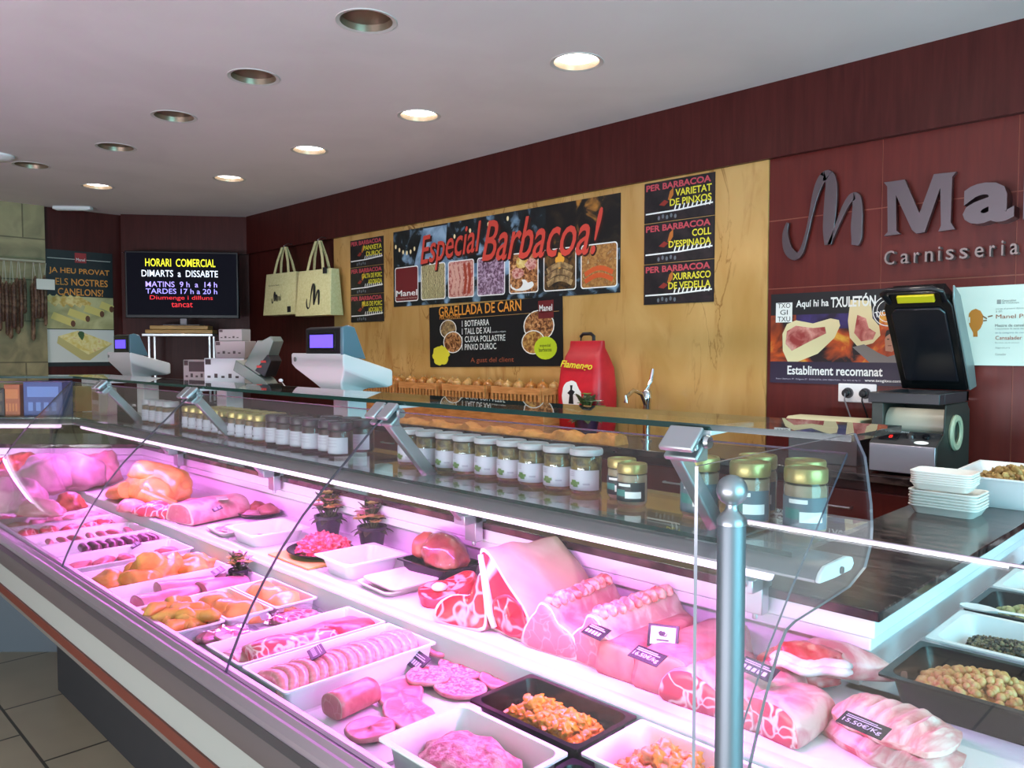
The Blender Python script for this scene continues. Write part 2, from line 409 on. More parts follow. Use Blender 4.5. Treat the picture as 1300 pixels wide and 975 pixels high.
# front and right walls with the shop windows (behind and beside the viewer)
w = MB(); w.box(-8.3, -3.4, -3.25, -3.1, 0, CZ); w.box(1.4, 3.4, -3.25, -3.1, 0, CZ); w.box(-3.4, 1.4, -3.25, -3.1, 0, 0.35); w.box(-3.4, 1.4, -3.25, -3.1, 2.65, CZ)
struct(w, 'wall_front', WHITE, smooth=False)
w = MB(); w.box(3.0, 3.15, -3.4, -1.3, 0, CZ); w.box(3.0, 3.15, 2.5, 3.8, 0, CZ); w.box(3.0, 3.15, -1.3, 2.5, 0, 0.35); w.box(3.0, 3.15, -1.3, 2.5, 2.65, CZ)
struct(w, 'wall_right', WHITE, smooth=False)
def window(name, ln, loc, rz):
    f = MB()
    for x in (0, ln / 2 - 0.03, ln - 0.06): f.box(x, x + 0.06, -0.03, 0.03, 0.35, 2.65)
    for z in (0.35, 2.59): f.box(0, ln, -0.03, 0.03, z, z + 0.06)
    o = struct(f, name, SATIN, loc=loc, rot=(0, 0, rz), smooth=False)
    MB().box(0.06, ln - 0.06, -0.004, 0.004, 0.41, 2.59).obj('window_glass', GLASS, o, smooth=False)
window('window_1', 4.8, (-3.4, -3.17, 0), 0)
window('window_2', 3.8, (3.07, -1.3, 0), R(90))
# dropped wooden fascia over the service wall, carried on round the chamfered corner
YS = 3.55
struct(MB().box(-7.13, 3.0, YS, YW, 2.462, CZ), 'trim_1', WOOD, smooth=False)
struct(MB().box(0.02, ch_len, -0.05, 0, 2.462, CZ), 'trim_2', WOOD, loc=CH1, rot=(0, 0, CH_ANG), smooth=False)
struct(MB().box(-5.66, -1.835, YW - 0.022, YW, 1.0, 2.462), 'wall_marble', MARBLE, smooth=False)
lp = MB(); xs = [-1.835, -1.31, -0.80, -0.1, 0.6, 1.4, 3.0]
for a, b_ in zip(xs[:-1], xs[1:]):
    for z0, z1 in ((1.0, 1.84), (1.845, 2.165), (2.17, 2.462)): lp.box(a + 0.002, b_ - 0.002, YW - 0.014, YW, z0, z1)
lp.box(-1.835, 3.0, YW - 0.011, YW, 1.0, 2.462, 1)
struct(lp, 'wall_panels', [WOODL, mat('panel_groove', '#8d4b3a', 0.4)], smooth=False)

# ------------------------------------------------------------------ ceiling lights
LAMPON = mat('lit_lamp_lens', '#fffdf0', 0.4, emit=(1.0, 0.96, 0.84), estr=9.0)
LAMPOFF = mat('unlit_lamp_reflector', '#8d7a68', 0.35, 0.6)
RING = mat('lamp_ring', '#c9c2bf', 0.4)
def downlight(p, lit, label):
    t = empty('downlight', label, 'ceiling light', (p.x, p.y, CZ), 0, 'recessed downlights in the ceiling')
    MB().lathe([(RL - 0.004, 0.0), (RL + 0.012, -0.003), (RL + 0.014, 0.0), (RL - 0.002, 0.004)], 32, cap=False).obj('trim_ring', RING, t)
    MB().lathe([(RL - 0.003, 0.0), (RL - 0.012, 0.05), (RL - 0.03, 0.11)], 32, cap=False).obj('reflector', LAMPOFF, t)
    if lit: MB().lathe([(0.0005, 0.018), (RL - 0.02, 0.02), (RL - 0.008, 0.028)], 32).obj('lens', LAMPON, t)
    else: MB().lathe([(0.0005, 0.022), (RL - 0.012, 0.024), (RL - 0.006, 0.026)], 32).obj('lens', mat('dark_lamp_lens', '#6f5848', 0.4), t)
    if lit:
        l = bpy.data.lights.new('downlight_bulb', 'SPOT'); l.energy = 38; l.color = (1.0, 0.92, 0.80); l.spot_size = R(128); l.spot_blend = 0.85; l.shadow_soft_size = 0.07
        o = bpy.data.objects.new('downlight_bulb', l); o.location = (p.x, p.y, CZ - 0.005); COL.objects.link(o)
for i, p in enumerate(lit_pos):
    downlight(p, True, ('lit round downlight, %s from the right in the lit row by the fascia' % ORD[i]) if i < 5 else 'lit round downlight beyond the right edge of the photo')
for i, p in enumerate(off_pos):
    downlight(p, False, 'unlit round downlight, %s from the right in the dark row' % ORD[i])
p = at_z(85, 268, CZ)
t = empty('emergency_light', 'white slim emergency light on the ceiling by the left wall', 'emergency light', (-7.72, 2.22, CZ), R(50))
MB().box(-0.16, 0.16, -0.035, 0.035, -0.028, 0).obj('housing', PLAST, t, bevel=0.006)
MB().box(-0.14, 0.14, -0.026, 0.026, -0.034, -0.028).obj('diffuser', mat('frosted_lens', '#e8ecea', 0.3), t, bevel=0.003)
p = at_z(-4, 197, CZ)
t = empty('smoke_detector', 'round pale detector on the ceiling at the left edge', 'detector', (p.x, p.y, CZ))
MB().lathe([(0.10, 0), (0.10, -0.012), (0.07, -0.03), (0.02, -0.034)], 28).obj('housing', PLAST, t)

# ------------------------------------------------------------------ the display case
T22 = math.tan(R(22.5))
def bendx(y): return -4.02 - (y - 1.17) * T22
LB = 1.75
def st_bend(y): return (bendx(y), y)
def st_end(y): return (bendx(y) - LB * _s, y - LB * _s)
def sweep(prof, xr=None, corner=False, m=0, mb=None, closed=False):
    """carry a (y, z) profile along the case: right end (or the right-hand arm), main run, angled run"""
    mb = mb or MB(); ls = []
    if corner:
        ls.append([(0.943 - y, 3.05, z) for y, z in prof]); ls.append([(0.943 - y, y, z) for y, z in prof])
    else: ls.append([(xr(y) if callable(xr) else xr, y, z) for y, z in prof])
    ls.append([(*st_bend(y), z) for y, z in prof]); ls.append([(*st_end(y), z) for y, z in prof])
    n = len(prof); vs = [p for l in ls for p in l]; fs = []; ms = []
    for i in range(len(ls) - 1):
        for k in range(n if closed else n - 1):
            k2 = (k + 1) % n
            fs.append((i * n + k, i * n + k2, (i + 1) * n + k2, (i + 1) * n + k)); ms.append(m[k] if isinstance(m, (list, tuple)) else m)
    if closed:
        fs.append(tuple(reversed(range(n)))); ms.append(m[0] if isinstance(m, (list, tuple)) else m)
        fs.append(tuple(range(len(vs) - n, len(vs)))); ms.append(m[0] if isinstance(m, (list, tuple)) else m)
    return mb.add(vs, fs, ms)
def rsec(y0, y1, z0, z1): return [(y0, z0), (y1, z0), (y1, z1), (y0, z1)]
XR = 0.42
case = empty('refrigerated_display_case', 'long glass-fronted refrigerated butcher case lit pink, filled with meat', 'display case', (0, 0, 0))
def cp(mb, name, m, **k): return mb.obj(name, m, case, **k)
cp(sweep([(0.735, 0.845), (0.735, 0.884), (0.722, 0.886), (0.715, 0.882), (0.705, 0.886), (0.695, 0.880), (0.685, 0.884), (0.675, 0.872), (0.672, 0.858), (0.735, 0.845)], XR), 'front_rail', mat('rail_aluminium', '#c8bcc4', 0.3, 0.85), ang=20)
cp(sweep([(0.672, 0.862), (0.655, 0.858), (0.648, 0.84), (0.652, 0.812), (0.70, 0.80)], XR), 'bumper', BUMPER, ang=30)
cp(sweep([(0.66, 0.812), (0.66, 0.735), (0.66, 0.7345), (0.70, 0.73)], XR), 'front_panel', CREAM, ang=30)
cp(sweep([(0.661, 0.7345), (0.655, 0.734), (0.655, 0.706), (0.661, 0.7055)], XR), 'stripe', REDST, ang=30)
cp(sweep([(0.66, 0.7055), (0.662, 0.685), (0.70, 0.67), (0.78, 0.665)], XR), 'lower_trim', mat('pale_lower_trim', '#5f5d56', 0.45), ang=30)
pl_ = [(0.78, 0.67), (1.03, 0.55), (1.03, 0.0)]
cp(MB().add([(XR, y, z) for y, z in pl_] + [(bendx(y), y, z) for y, z in pl_], [(0, 1, 4, 3), (1, 2, 5, 4)]), 'plinth', BASE, ang=30)
pl_ = [(0.70, 0.67), (1.48, 0.66), (1.48, 0.0)]
cp(MB().add([(bendx(y), y, z) for y, z in pl_] + [(*st_end(y), z) for y, z in pl_], [(0, 1, 4, 3), (1, 2, 5, 4)]), 'plinth', mat('blue_grey_plinth', '#4f5c62', .5), ang=30)
cp(sweep([(0.735, 0.835), (1.128, 0.835)], XR), 'front_deck', DECK)
cp(sweep([(1.128, 0.835), (1.13, 0.902), (1.134, 0.908), (1.165, 0.908), (1.17, 0.905)], XR), 'step', DECK, ang=50)
d = sweep([(1.17, 0.905), (1.53, 0.905)], XR)
d.add([(-0.60, 1.50, 0.905), (XR, 1.50, 0.905), (XR, 3.05, 0.905), (-0.60, 3.05, 0.905)], [(0, 1, 2, 3)])
cp(d, 'rear_deck', DECK)
cp(sweep([(1.525, 0.90), (1.525, 0.985), (1.56, 1.0)], corner=True), 'back_panel', LACQ)
cp(sweep(rsec(1.492, 1.56, 0.988, 1.013), corner=True, closed=True), 'lower_fascia', LACQ, bevel=0.003)
cp(sweep(rsec(1.482, 1.56, 1.016, 1.052), corner=True, closed=True), 'upper_fascia', LACQ, bevel=0.003)
cp(MB().box(XR - 0.02, XR, 0.70, 3.05, 0.1, 0.90), 'end_wall', CREAM, smooth=False)
cp(sweep([(1.56, 0.05), (1.56, 1.05)], corner=True), 'back_wall', LACQ)
# worktop: one continuous slab along the case and round into the right-hand arm
GZ0, GZ1 = 1.053, 1.073
g = MB(); xa = 0.943 - 1.47
bk = 1.98
top = [(xa, 1.47), (xa, 3.1), (-0.84, 3.1), (-0.84, bk), st_bend(bk), st_end(bk), st_end(1.47), st_bend(1.47)]
vs = [(x, y, GZ0) for x, y in top] + [(x, y, GZ1) for x, y in top]
fs = [(i, (i + 1) % 8, 8 + (i + 1) % 8, 8 + i) for i in range(8)]
quads = [(0, 1, 2, 3), (0, 3, 4, 7), (7, 4, 5, 6)]
fs += [tuple(8 + k for k in q) for q in quads] + [tuple(reversed(q)) for q in quads]
g.add(vs, fs)
o = g.obj('worktop', GRANITE, bevel=0.003, smooth=False)
tag(o, 'dark brown speckled granite worktop along the back of the display case', 'worktop')

# glass: curved front panes, jar shelf, top shelf
GP = [(0.712, 0.884), (0.724, 0.915), (0.742, 0.955), (0.768, 1.005), (0.80, 1.058), (0.842, 1.12), (0.895, 1.185), (0.955, 1.245), (1.02, 1.305), (1.085, 1.367), (1.125, 1.404)]
def offs(pr, d):
    out = []
    for i, p in enumerate(pr):
        a = pr[max(i - 1, 0)]; b_ = pr[min(i + 1, len(pr) - 1)]
        ty, tz = b_[0] - a[0], b_[1] - a[1]; l = math.hypot(ty, tz)
        out.append((p[0] + tz / l * d, p[1] - ty / l * d))
    return out
GQ = offs(GP, 0.005)
def pane(x0, x1):
    mb = MB(); ls = []
    for x in (x0, x1): ls.append([(x(y) if callable(x) else x, y, z) for y, z in GP] + [(x(y) if callable(x) else x, y, z) for y, z in reversed(GQ)])
    n = len(ls[0]); h = len(GP)
    mm = []
    vs = ls[0] + ls[1]; fs = []
    for k in range(n):
        k2 = (k + 1) % n; fs.append((k, k2, n + k2, n + k)); mm.append(1 if k in (h - 1, n - 1) else 0)
    for o_ in (0, n):      # end faces as quads
        for k in range(h - 1): fs.append((o_ + k, o_ + k + 1, o_ + n - 2 - k, o_ + n - 1 - k)); mm.append(1)
    mb.add(vs, fs, mm)
    return mb
for a, b_ in ((-1.552, -0.452), (-2.672, -1.554), (lambda y: bendx(y) + 0.001, -2.674)):
    cp(pane(a, b_), 'front_glass', [GLASS, FEDGE], ang=30)
mb = MB(); P0 = GP + list(reversed(GQ)); n = len(P0); h = len(GP)
vs = [(st_bend(y)[0] - 0.001, y, z) for y, z in P0] + [(*st_end(y), z) for y, z in P0]
fs = []; mm = []
for k in range(n):
    k2 = (k + 1) % n; fs.append((k, k2, n + k2, n + k)); mm.append(1 if k in (h - 1, n - 1) else 0)
for o_ in (0, n):
    for k in range(h - 1): fs.append((o_ + k, o_ + k + 1, o_ + n - 2 - k, o_ + n - 1 - k)); mm.append(1)
mb.add(vs, fs, mm); cp(mb, 'front_glass', [GLASS, FEDGE], ang=30)
SZ = 1.235
def flat_glass(name, y0, y1, z0, z1, xr):
    cp(sweep(rsec(y0, y1, z0, z1), xr, closed=True, m=[0, 1, 0, 1]), name, [GLASS, GEDGE], smooth=False)
flat_glass('jar_shelf', 1.165, 1.47, SZ - 0.008, SZ, -0.55)
flat_glass('top_glass', 1.135, 1.335, 1.418, 1.428, -0.45)
HP = [(1.135, 1.204), (1.135, 1.208), (1.142, 1.218), (1.158, 1.2255), (1.235, 1.2265), (1.255, 1.222), (1.262, 1.210), (1.25, 1.202), (1.185, 1.2015)]
cp(sweep(HP, -0.50, closed=True), 'light_housing', ALU, ang=30)
endc = MB(); endc.loops([[(-0.50, y, z) for y, z in HP], [(-0.492, y, z) for y, z in HP]], 0, None, 0, 0)
oe = cp(endc, 'housing_end_cap', PLAST, bevel=0.002, ang=30)
MB().lathe([(0.006, 0), (0.006, 0.004)], 12, T=xf((-0.493, 1.21, 1.21), (0, R(90), 0))).obj('end_cap_screw', DARKP, oe)
LP = [(1.142, 1.2035), (1.138, 1.197), (1.142, 1.190), (1.150, 1.187), (1.162, 1.187), (1.168, 1.193), (1.166, 1.2025)]
def ledrun(x0, x1): return MB().loops([[(x0, y, z) for y, z in LP], [(x1, y, z) for y, z in LP]], 0, None, 0, 0)
for a, b_ in ((-0.58, -1.60), (-1.625, -2.86), (-2.885, -3.93)): cp(ledrun(b_, a), 'led_tube', LEDM, ang=60)
mb = MB(); q = [Vector((*st_bend(y), z)) for y, z in LP]; dv = Vector((-_s, -_s, 0))
mb.loops([[tuple(p + dv * 0.09) for p in q], [tuple(p + dv * 1.3) for p in q]], 0, None, 0, 0); cp(mb, 'led_tube', LEDM, ang=60)
# brackets that carry both shelves
def bracket(x, y=0.0, rz=0.0):
    t = bpy.data.objects.new('bracket', None); COL.objects.link(t); t.parent = case; t.location = (x, y, 0); t.rotation_euler = (0, 0, rz); t.empty_display_size = 0.05
    c = MB()
    a = R(42)
    jw = 0.040 if x < -1 else 0.064
    for dx in ((-0.045, 0.003) if x < -1 else (-0.040,)):          # two jaws either side of a joint
        c.cbox((0, 0, 0.013), (jw, 0.050, 0.011), 0, xf((dx + jw / 2 + 0.002, 1.118, 1.394), (a, 0, 0)))
        c.cbox((0, 0, -0.010), (jw, 0.050, 0.011), 0, xf((dx + jw / 2 + 0.002, 1.118, 1.394), (a, 0, 0)))
    c.box(-0.02, 0.02, 1.115, 1.15, 1.366, 1.417)
    co = c.obj('clamp', SATIN, t, bevel=0.003)
    MB().lathe([(0.010, -0.003), (0.012, 0.0), (0.010, 0.006)], 14, T=xf((0.045 if x < -1 else 0.028, 1.132, 1.399), (0, R(90), 0))).obj('clamp_bolt', STEEL, co)
    MB().prism([(1.135, 1.388), (1.165, 1.398), (1.425, 1.105), (1.425, 1.085), (1.40, 1.085)], -0.064, -0.040, T=Matrix(((0, 0, 1, 0), (1, 0, 0, 0), (0, 1, 0, 0), (0, 0, 0, 1)))).obj('arm', SATIN, t, bevel=0.003)
    f = MB(); f.box(-0.074, -0.030, 1.40, 1.482, 1.074, 1.10); f.box(-0.074, -0.030, 1.44, 1.468, 1.022, 1.10); f.lathe([(0.006, 0), (0.006, 0.016)], 10, T=xf((-0.052, 1.454, 1.008)))
    f.obj('foot', SATIN, t, bevel=0.003)
    MB().box(-0.03, 0.03, 1.16, 1.42, 1.222, 1.2265).obj('shelf_support', STEEL, t, bevel=0.001)
    MB().prism([(0.0, 1.14), (0.03, 1.14), (0.006, 1.33), (-0.006, 1.33), (-0.03, 1.14)], 1.409, 1.4175).obj('top_support', PLAST, t, bevel=0.001)
for x in (-0.71, -1.553, -2.673, -3.56): bracket(x)

# acrylic end panel and steel corner post, low pane of the right-hand arm
zt = 1.428
pp = [(0.737, 0.836), (0.737, 0.9), (0.717, 0.92), (0.717, zt), (1.13, zt + 0.004), (1.17, 1.394), (1.197, 1.321), (1.202, 1.285), (1.2, 1.262), (1.178, 1.23), (1.121, 1.213), (1.023, 1.208), (0.951, 1.205), (0.928, 1.2), (0.911, 1.184), (0.873, 1.127), (0.838, 1.058), (0.80, 0.975), (0.775, 0.90), (0.768, 0.836)]
mb = MB(); X0, X1 = -0.446, -0.442
mb.loops([[(X0, y, z) for y, z in pp], [(X1, y, z) for y, z in pp]], 1, None, 0, 0)
o = mb.obj('acrylic_end_panel', [ACRY, AEDGE], smooth=False)
tag(o, 'clear shaped acrylic panel closing the near end of the curved glass', 'acrylic panel')
t = empty('steel_post', 'brushed steel post with a ball finial beside the acrylic panel', 'post', (-0.424, 0.755, 0))
MB().lathe([(0.0150, 0.8355), (0.0150, 1.364), (0.0145, 1.366)], 32).obj('tube', POSTM, t)
MB().lathe([(0.0155, 1.364), (0.0158, 1.368), (0.0135, 1.373), (0.008, 1.378), (0.0062, 1.383), (0.0072, 1.387)] + [(0.0165 * math.sin(a), 1.4005 - 0.0165 * math.cos(a)) for a in [R(28 + 152 * k / 12) for k in range(12)]] + [(0.0004, 1.415)], 32).obj('ball_finial', mat('ball_steel', '#9aa0a4', .38, .9), t)
MB().box(-0.405, 0.40, 0.7535, 0.7565, 0.836, 1.371, 0).obj('low_glass_pane', [GLASS], smooth=False)
o = bpy.data.objects['low_glass_pane']; tag(o, 'low flat glass pane running right from the steel post', 'glass pane')
MB().box(-0.405, 0.40, 0.7533, 0.7567, 1.3695, 1.3718).obj('polished_edge', mat('pink_lit_edge', '#b9a3b4', .3), o)  # pink light along the edge is put into its colour

# wall counter on the far side of the service aisle
wc = empty('wall_counter', 'long dark red wall counter with dark stone top behind the service aisle', 'counter', (0, 0, 0))
MB().box(-7.0, 2.2, 3.1, YW - 0.02, 1.04, 1.07).obj('top', GRANITE, wc, bevel=0.003)
c = MB(); c.box(-6.98, 2.2, 3.14, YW - 0.02, 0.1, 1.04)
c.obj('carcass', WOOD, wc, smooth=False)
for i in range(12):
    x = -6.9 + i * 0.75
    dd = MB().box(x, x + 0.72, 3.12, 3.14, 0.16, 1.0).obj('door', WOODL, wc, bevel=0.003)
    MB().tube([(x + 0.3, 3.12, 0.93), (x + 0.3, 3.10, 0.93), (x + 0.42, 3.10, 0.93), (x + 0.42, 3.12, 0.93)], 0.005, 8).obj('handle', STEEL, dd)
# service-side cabinet under the worktop arm
o = MB().box(-0.82, -0.64, 2.0, 3.05, 0.05, 1.05).obj('base_cabinet', WOOD, bevel=0.003)
tag(o, 'dark red cabinet under the granite arm beside the service aisle', 'cabinet')

# ------------------------------------------------------------------ printed sheets on the walls
INK = {}
def ink(h, emit=0):
    k = 'ink_' + h.strip('#') + ('_lit' if emit else '')
    return mat(k, h, 0.45, emit=h if emit else None, estr=emit)
def food(name, a, b_, c=None, sc=40, kind='noise', lo=0.4, hi=0.6): return mat('printed_' + name, a, 0.45, c2=b_, c3=c, sc=sc, kind=kind, lo=lo, hi=hi)
GRILL = food('grilled_meat', '#5b2c16', '#c98a55', '#e8c9a0', 45)
RAWM = food('raw_meat', '#b05a55', '#e0b0a2', '#8d3a35', 40)
EMBER = food('embers', '#1a0c10', '#c9501c', '#ffcf4a', 7, lo=0.42, hi=0.56)
NIGHT = food('evening_garden', '#0b0d12', '#1a2126', '#8fb0cc', 9, lo=0.4, hi=0.56)
PURPLE = food('purple_flesh', '#5b3a52', '#b79ab4', '#e9e2ea', 55)
SAUS = food('sausage_coil', '#6b5138', '#b59466', None, 30)
PASTA = food('baked_pasta', '#cda24b', '#ead28e', None, 25)
GRATIN = food('gratin', '#e3c86a', '#f2e3a4', '#c9582a', 22, lo=0.35, hi=0.6)
STEAKP = food('steak_print', '#a33a38', '#d98a80', '#f0cfc0', 18)
FATP = mat('printed_fat', '#e9d7a8', 0.45)

class Sheet:
    """a printed sheet: local x to the right, y up, z out of the sheet"""
    def __init__(s, name, label, cat, origin, w, h, base, rz=0.0, tilt=0.0, th=0.004, group=None):
        s.w, s.h = w, h; s.mats = []; s.mb = {}
        s.root = MB().box(0, w, 0, h, 0, th).obj(name, base, None, origin, (R(90), 0, rz), smooth=False)
        if tilt: s.root.rotation_euler = (Matrix.Rotation(rz, 3, 'Z') @ Matrix.Rotation(R(90), 3, 'X') @ Matrix.Rotation(tilt, 3, 'Z')).to_euler()
        tag(s.root, label, cat, group); s.th = th
    def m(s, part, material):
        if part not in s.mb: s.mb[part] = (MB(), [])
        mb, ms = s.mb[part]
        if material not in ms: ms.append(material)
        return mb, ms.index(material)
    def z(s, lv): return s.th + 0.0005 + 0.0004 * lv
    def text(s, body, x0, x1, y0, y1, material, lv=4, off=0.0, shear=0.0, rot=0.0, part='lettering'):
        s.nt = getattr(s, 'nt', 0) + 1
        mb, i = s.m('%s.%d' % (part, s.nt), material); put_text(mb, body, x0, x1, y0, y1, s.z(lv), i, off, shear, 0, rot)
    def rect(s, x0, x1, y0, y1, material, lv=0, part='picture', r=0):
        mb, i = s.m(part, material)
        if r: rrect(mb, x0, x1, y0, y1, r, s.z(lv), i)
        else: rect(mb, x0, x1, y0, y1, s.z(lv), i)
    def disc(s, x, y, rx, ry, material, lv=1, part='picture', n=20, jag=0, seed=0):
        mb, i = s.m(part, material); disc(mb, x, y, rx, ry, s.z(lv), i, n, None, jag, seed)
    def poly(s, pts, material, lv=1, part='picture'):
        mb, i = s.m(part, material); poly(mb, pts, s.z(lv), i)
    def done(s):
        for part, (mb, ms) in s.mb.items(): mb.obj(part.split('.')[0], ms, s.root, smooth=False)
        return s.root
    def patch(s, part, x0, x1, y0, y1, border, r):
        """a framed food picture as a part of its own"""
        s.rect(x0, x1, y0, y1, border, 1, part, r)
    def strip(s, pts, w, material, lv, part):
        for i, (a, b_) in enumerate(zip(pts[:-1], pts[1:])):
            dx, dy = b_[0] - a[0], b_[1] - a[1]; l = math.hypot(dx, dy) or 1; nx, ny = -dy / l * w / 2, dx / l * w / 2
            s.poly([(a[0] + nx, a[1] + ny), (a[0] - nx, a[1] - ny), (b_[0] - nx, b_[1] - ny), (b_[0] + nx, b_[1] + ny)], material, lv + 0.02 * i, part)

BLK = mat('printed_black', '#17151a', 0.4); WHT = ink('#f2f0ee'); ORG = ink('#e8963a'); YEL = ink('#e6d83a'); REDI = ink('#cf3a2e'); PNK = ink('#c24a55'); WINE = ink('#6d1f24')
YM = YW - 0.0225     # face of the marble

# the barbecue banner
x0, x1, z0, z1 = -4.835, -2.718, 1.872, 2.428
S = Sheet('banner', 'wide dark banner with red script reading Especial Barbacoa over food pictures', 'banner', (x0, YM, z0), x1 - x0, z1 - z0, BLK)
W_, H_ = S.w, S.h
S.rect(0.0, W_, 0.0, H_, NIGHT, 0, 'background_print')
sky = mat('printed_evening_sky', '#9db9d2', 0.45, c2='#56728f', sc=6)
S.poly([(0.27, H_ * .62), (0.36, H_ * .98), (0.62, H_ * .98), (0.60, H_ * .6), (0.80, H_ * .45), (1.3, H_ * .5), (1.35, H_ * .3), (0.3, H_ * .3), (0.24, H_ * .45)], sky, 0.4, 'background_print')
S.rect(1.55, W_, H_ * .45, H_, mat('printed_dusk_bokeh', '#100e10', 0.45, c2='#2a2018', c3='#b87a35', sc=8, lo=0.48, hi=0.6), 0.5, 'background_print')
bulbs = [(0.03 + 0.045 * i, H_ * (0.80 - 0.10 * math.sin(i * .5))) for i in range(6)] + [(0.60, H_ * .72), (0.70, H_ * .82), (0.86, H_ * .86), (1.04, H_ * .9), (1.22, H_ * .93)]
for i, (bx, by) in enumerate(bulbs): S.disc(bx, by, 0.011, 0.016, mat('printed_light_bulb', '#ffe7b0', 0.4), 1, 'string_lights', 10)
S.text('Especial', 0.33, 0.99, H_ * .43, H_ * .90, ink('#3a1512'), 3.4, 0.03, 0.35, R(4), 'shadow_lettering')
S.text('Barbacoa!', 0.99, 2.0, H_ * .42, H_ * .90, ink('#3a1512'), 3.4, 0.03, 0.35, R(-2), 'shadow_lettering')
S.text('Especial', 0.32, 0.98, H_ * .45, H_ * .92, ink('#d8493c'), 4, 0.008, 0.35, R(4))
S.text('Barbacoa!', 0.98, 1.99, H_ * .44, H_ * .92, ink('#d8493c'), 4, 0.008, 0.35, R(-2))
px = [(22, 150), (165, 300), (315, 458), (475, 628), (650, 812), (840, 1020), (1045, 1247)]
kinds = ['logo', 'grill', 'skewer', 'purple', 'plate', 'coil', 'red']
for (a, b_), kd in zip(px, kinds):
    xa = at_y(500 + a / 4.333, 330, YW).x - x0; xb = at_y(500 + b_ / 4.333, 330, YW).x - x0
    ya, yb = H_ * 0.06, H_ * 0.52
    part = 'food_picture' if kd != 'logo' else 'logo_print'
    part = part + '_' + kd if kd != 'logo' else part
    S.rect(xa, xb, ya, yb, WHT, 1, part, 0.02)
    q = 0.007
    base = {'logo': WINE, 'grill': food('grill_rack', '#16140f', '#c9a03a', '#e8e0b0', 30, 'wave'), 'skewer': RAWM, 'purple': PURPLE, 'plate': GRILL, 'coil': mat('printed_char', '#1c1613', 0.5, c2='#6b4a22', sc=20), 'red': food('chorizo_plate', '#b8854a', '#8d5a2c', '#d9c49a', 40)}[kd]
    S.rect(xa + q, xb - q, ya + q, yb - q, base, 1.5, part, 0.016)
    w_ = xb - xa; h_ = yb - ya
    if kd == 'logo': S.text('Manel', xa + .015, xb - .012, ya + h_ * .16, ya + h_ * .33, WHT, 4, 0.01); S.text('Carnisseria Selecta', xa + .015, xb - .015, ya + h_ * .08, ya + h_ * .12, ink('#c9a9a0'), 4)
    if kd == 'skewer':
        for k in range(5): S.strip([(xa + w_ * (.15 + .16 * k), ya + h_ * .1), (xa + w_ * (.25 + .15 * k), ya + h_ * .5), (xa + w_ * (.12 + .17 * k), ya + h_ * .9)], 0.026, (mat('printed_pale_sausage', '#d8a595', .45) if k < 3 else mat('printed_red_sausage', '#a5432f', .45)), 2 + .2 * k, part)
    if kd == 'plate':
        S.disc(xa + w_ * .45, ya + h_ * .2, w_ * .4, h_ * .14, WHT, 1.8, part)
        for k, (fx, fy, c) in enumerate([(.3, .5, RAWM), (.7, .4, GRILL), (.45, .75, PASTA), (.75, .7, RAWM), (.3, .25, GRILL)]): S.disc(xa + w_ * fx, ya + h_ * fy, w_ * .2, h_ * .14, c, 2 + .2 * k, part, 14, .3, k)
    if kd in ('coil', 'red'):
        c = SAUS if kd == 'coil' else mat('printed_chorizo', '#d35a2c', .45)
        for k in range(3 if kd == 'coil' else 2):
            S.strip([(xa + w_ * (.12 + .76 * t), ya + h_ * (.16 + .16 * k + .13 * math.sin(t * 3.1))) for t in [i / 8 for i in range(9)]], 0.034 if kd == 'coil' else 0.028, c, 2 + .25 * k, part)
        if kd == 'coil': S.disc(xa + w_ * .5, ya + h_ * .72, w_ * .13, h_ * .2, mat('printed_flame', '#e9a63a', .45), 1.8, part, 12, .3, 2)
for p_ in list(S.mb):
    if p_.startswith('food_picture_'): S.mb['food_picture.' + p_[13:]] = S.mb.pop(p_)
for part, (mb, ms) in S.mb.items(): mb.obj(part.split('.')[0], ms, S.root, smooth=False)

# the price board below it
S = Sheet('menu_board', 'dark sheet headed Graellada de carn, hanging under the wide banner', 'poster', (-4.405, YM - 0.001, 1.425), 1.265, 0.425, BLK, tilt=R(1.2))
def gx(px_): return (px_ - 55) / (1015 - 55) * 1.265       # picture column, see-through the photo's foreshortening
def gpos(cx, cy):
    p = at_y(540 + cx / 5.737, 370 + cy / 5.737, YM); dx, dz = p.x + 4.405, p.z - 1.425
    c, s_ = math.cos(R(1.2)), math.sin(R(1.2)); return (dx * c + dz * s_, -dx * s_ + dz * c)
def gtext(t, a, b_, mt, **k):
    (xa, ya), (xb, yb) = gpos(*a), gpos(*b_); S.text(t, xa, xb, min(ya, yb), max(ya, yb), mt, **k)
def gbox(xl, xr_, yb_, yt): 
    a = gpos(xl, yb_); b_ = gpos(xr_, yt); return a[0], b_[0], a[1], b_[1]
def gt(t, xl, xr_, hpx, ymid_l, mt, **k):
    a = gpos(xl, ymid_l); b_ = gpos(xr_, ymid_l); h = hpx / 5.737 / 145.0
    S.text(t, a[0], b_[0], a[1] - h / 2, a[1] + h / 2, mt, **k)
gt('GRAELLADA DE CARN', 105, 705, 58, 150, ORG, off=0.012)
gt('PER PERSONA', 110, 258, 18, 193, ORG)
a = gpos(108, 178); S.rect(0.16, 1.24, a[1] - 0.03, a[1] - 0.027, ink('#b98b55'), 2, 'rule_line')
for t, xr_, y in (('1 BOTIFARRA', 470, 236), ('1 TALL DE XAI', 482, 292), ('1 CUIXA POLLASTRE', 588, 350), ('1 PINXO DUROC', 522, 406)): gt(t, 272, xr_, 34, y, WHT, off=0.008)
gt('costella o mitjana', 488, 592, 12, 297, WHT)
gt('A gust del client', 335, 650, 34, 505, ink('#a0533a'))
def gd(cx, cy, r, mt, lv, part, **k):
    p = gpos(cx, cy); rr_ = r / 5.737 / 143; S.disc(p[0], p[1], rr_ * 1.35, rr_, mt, lv, part, **k)
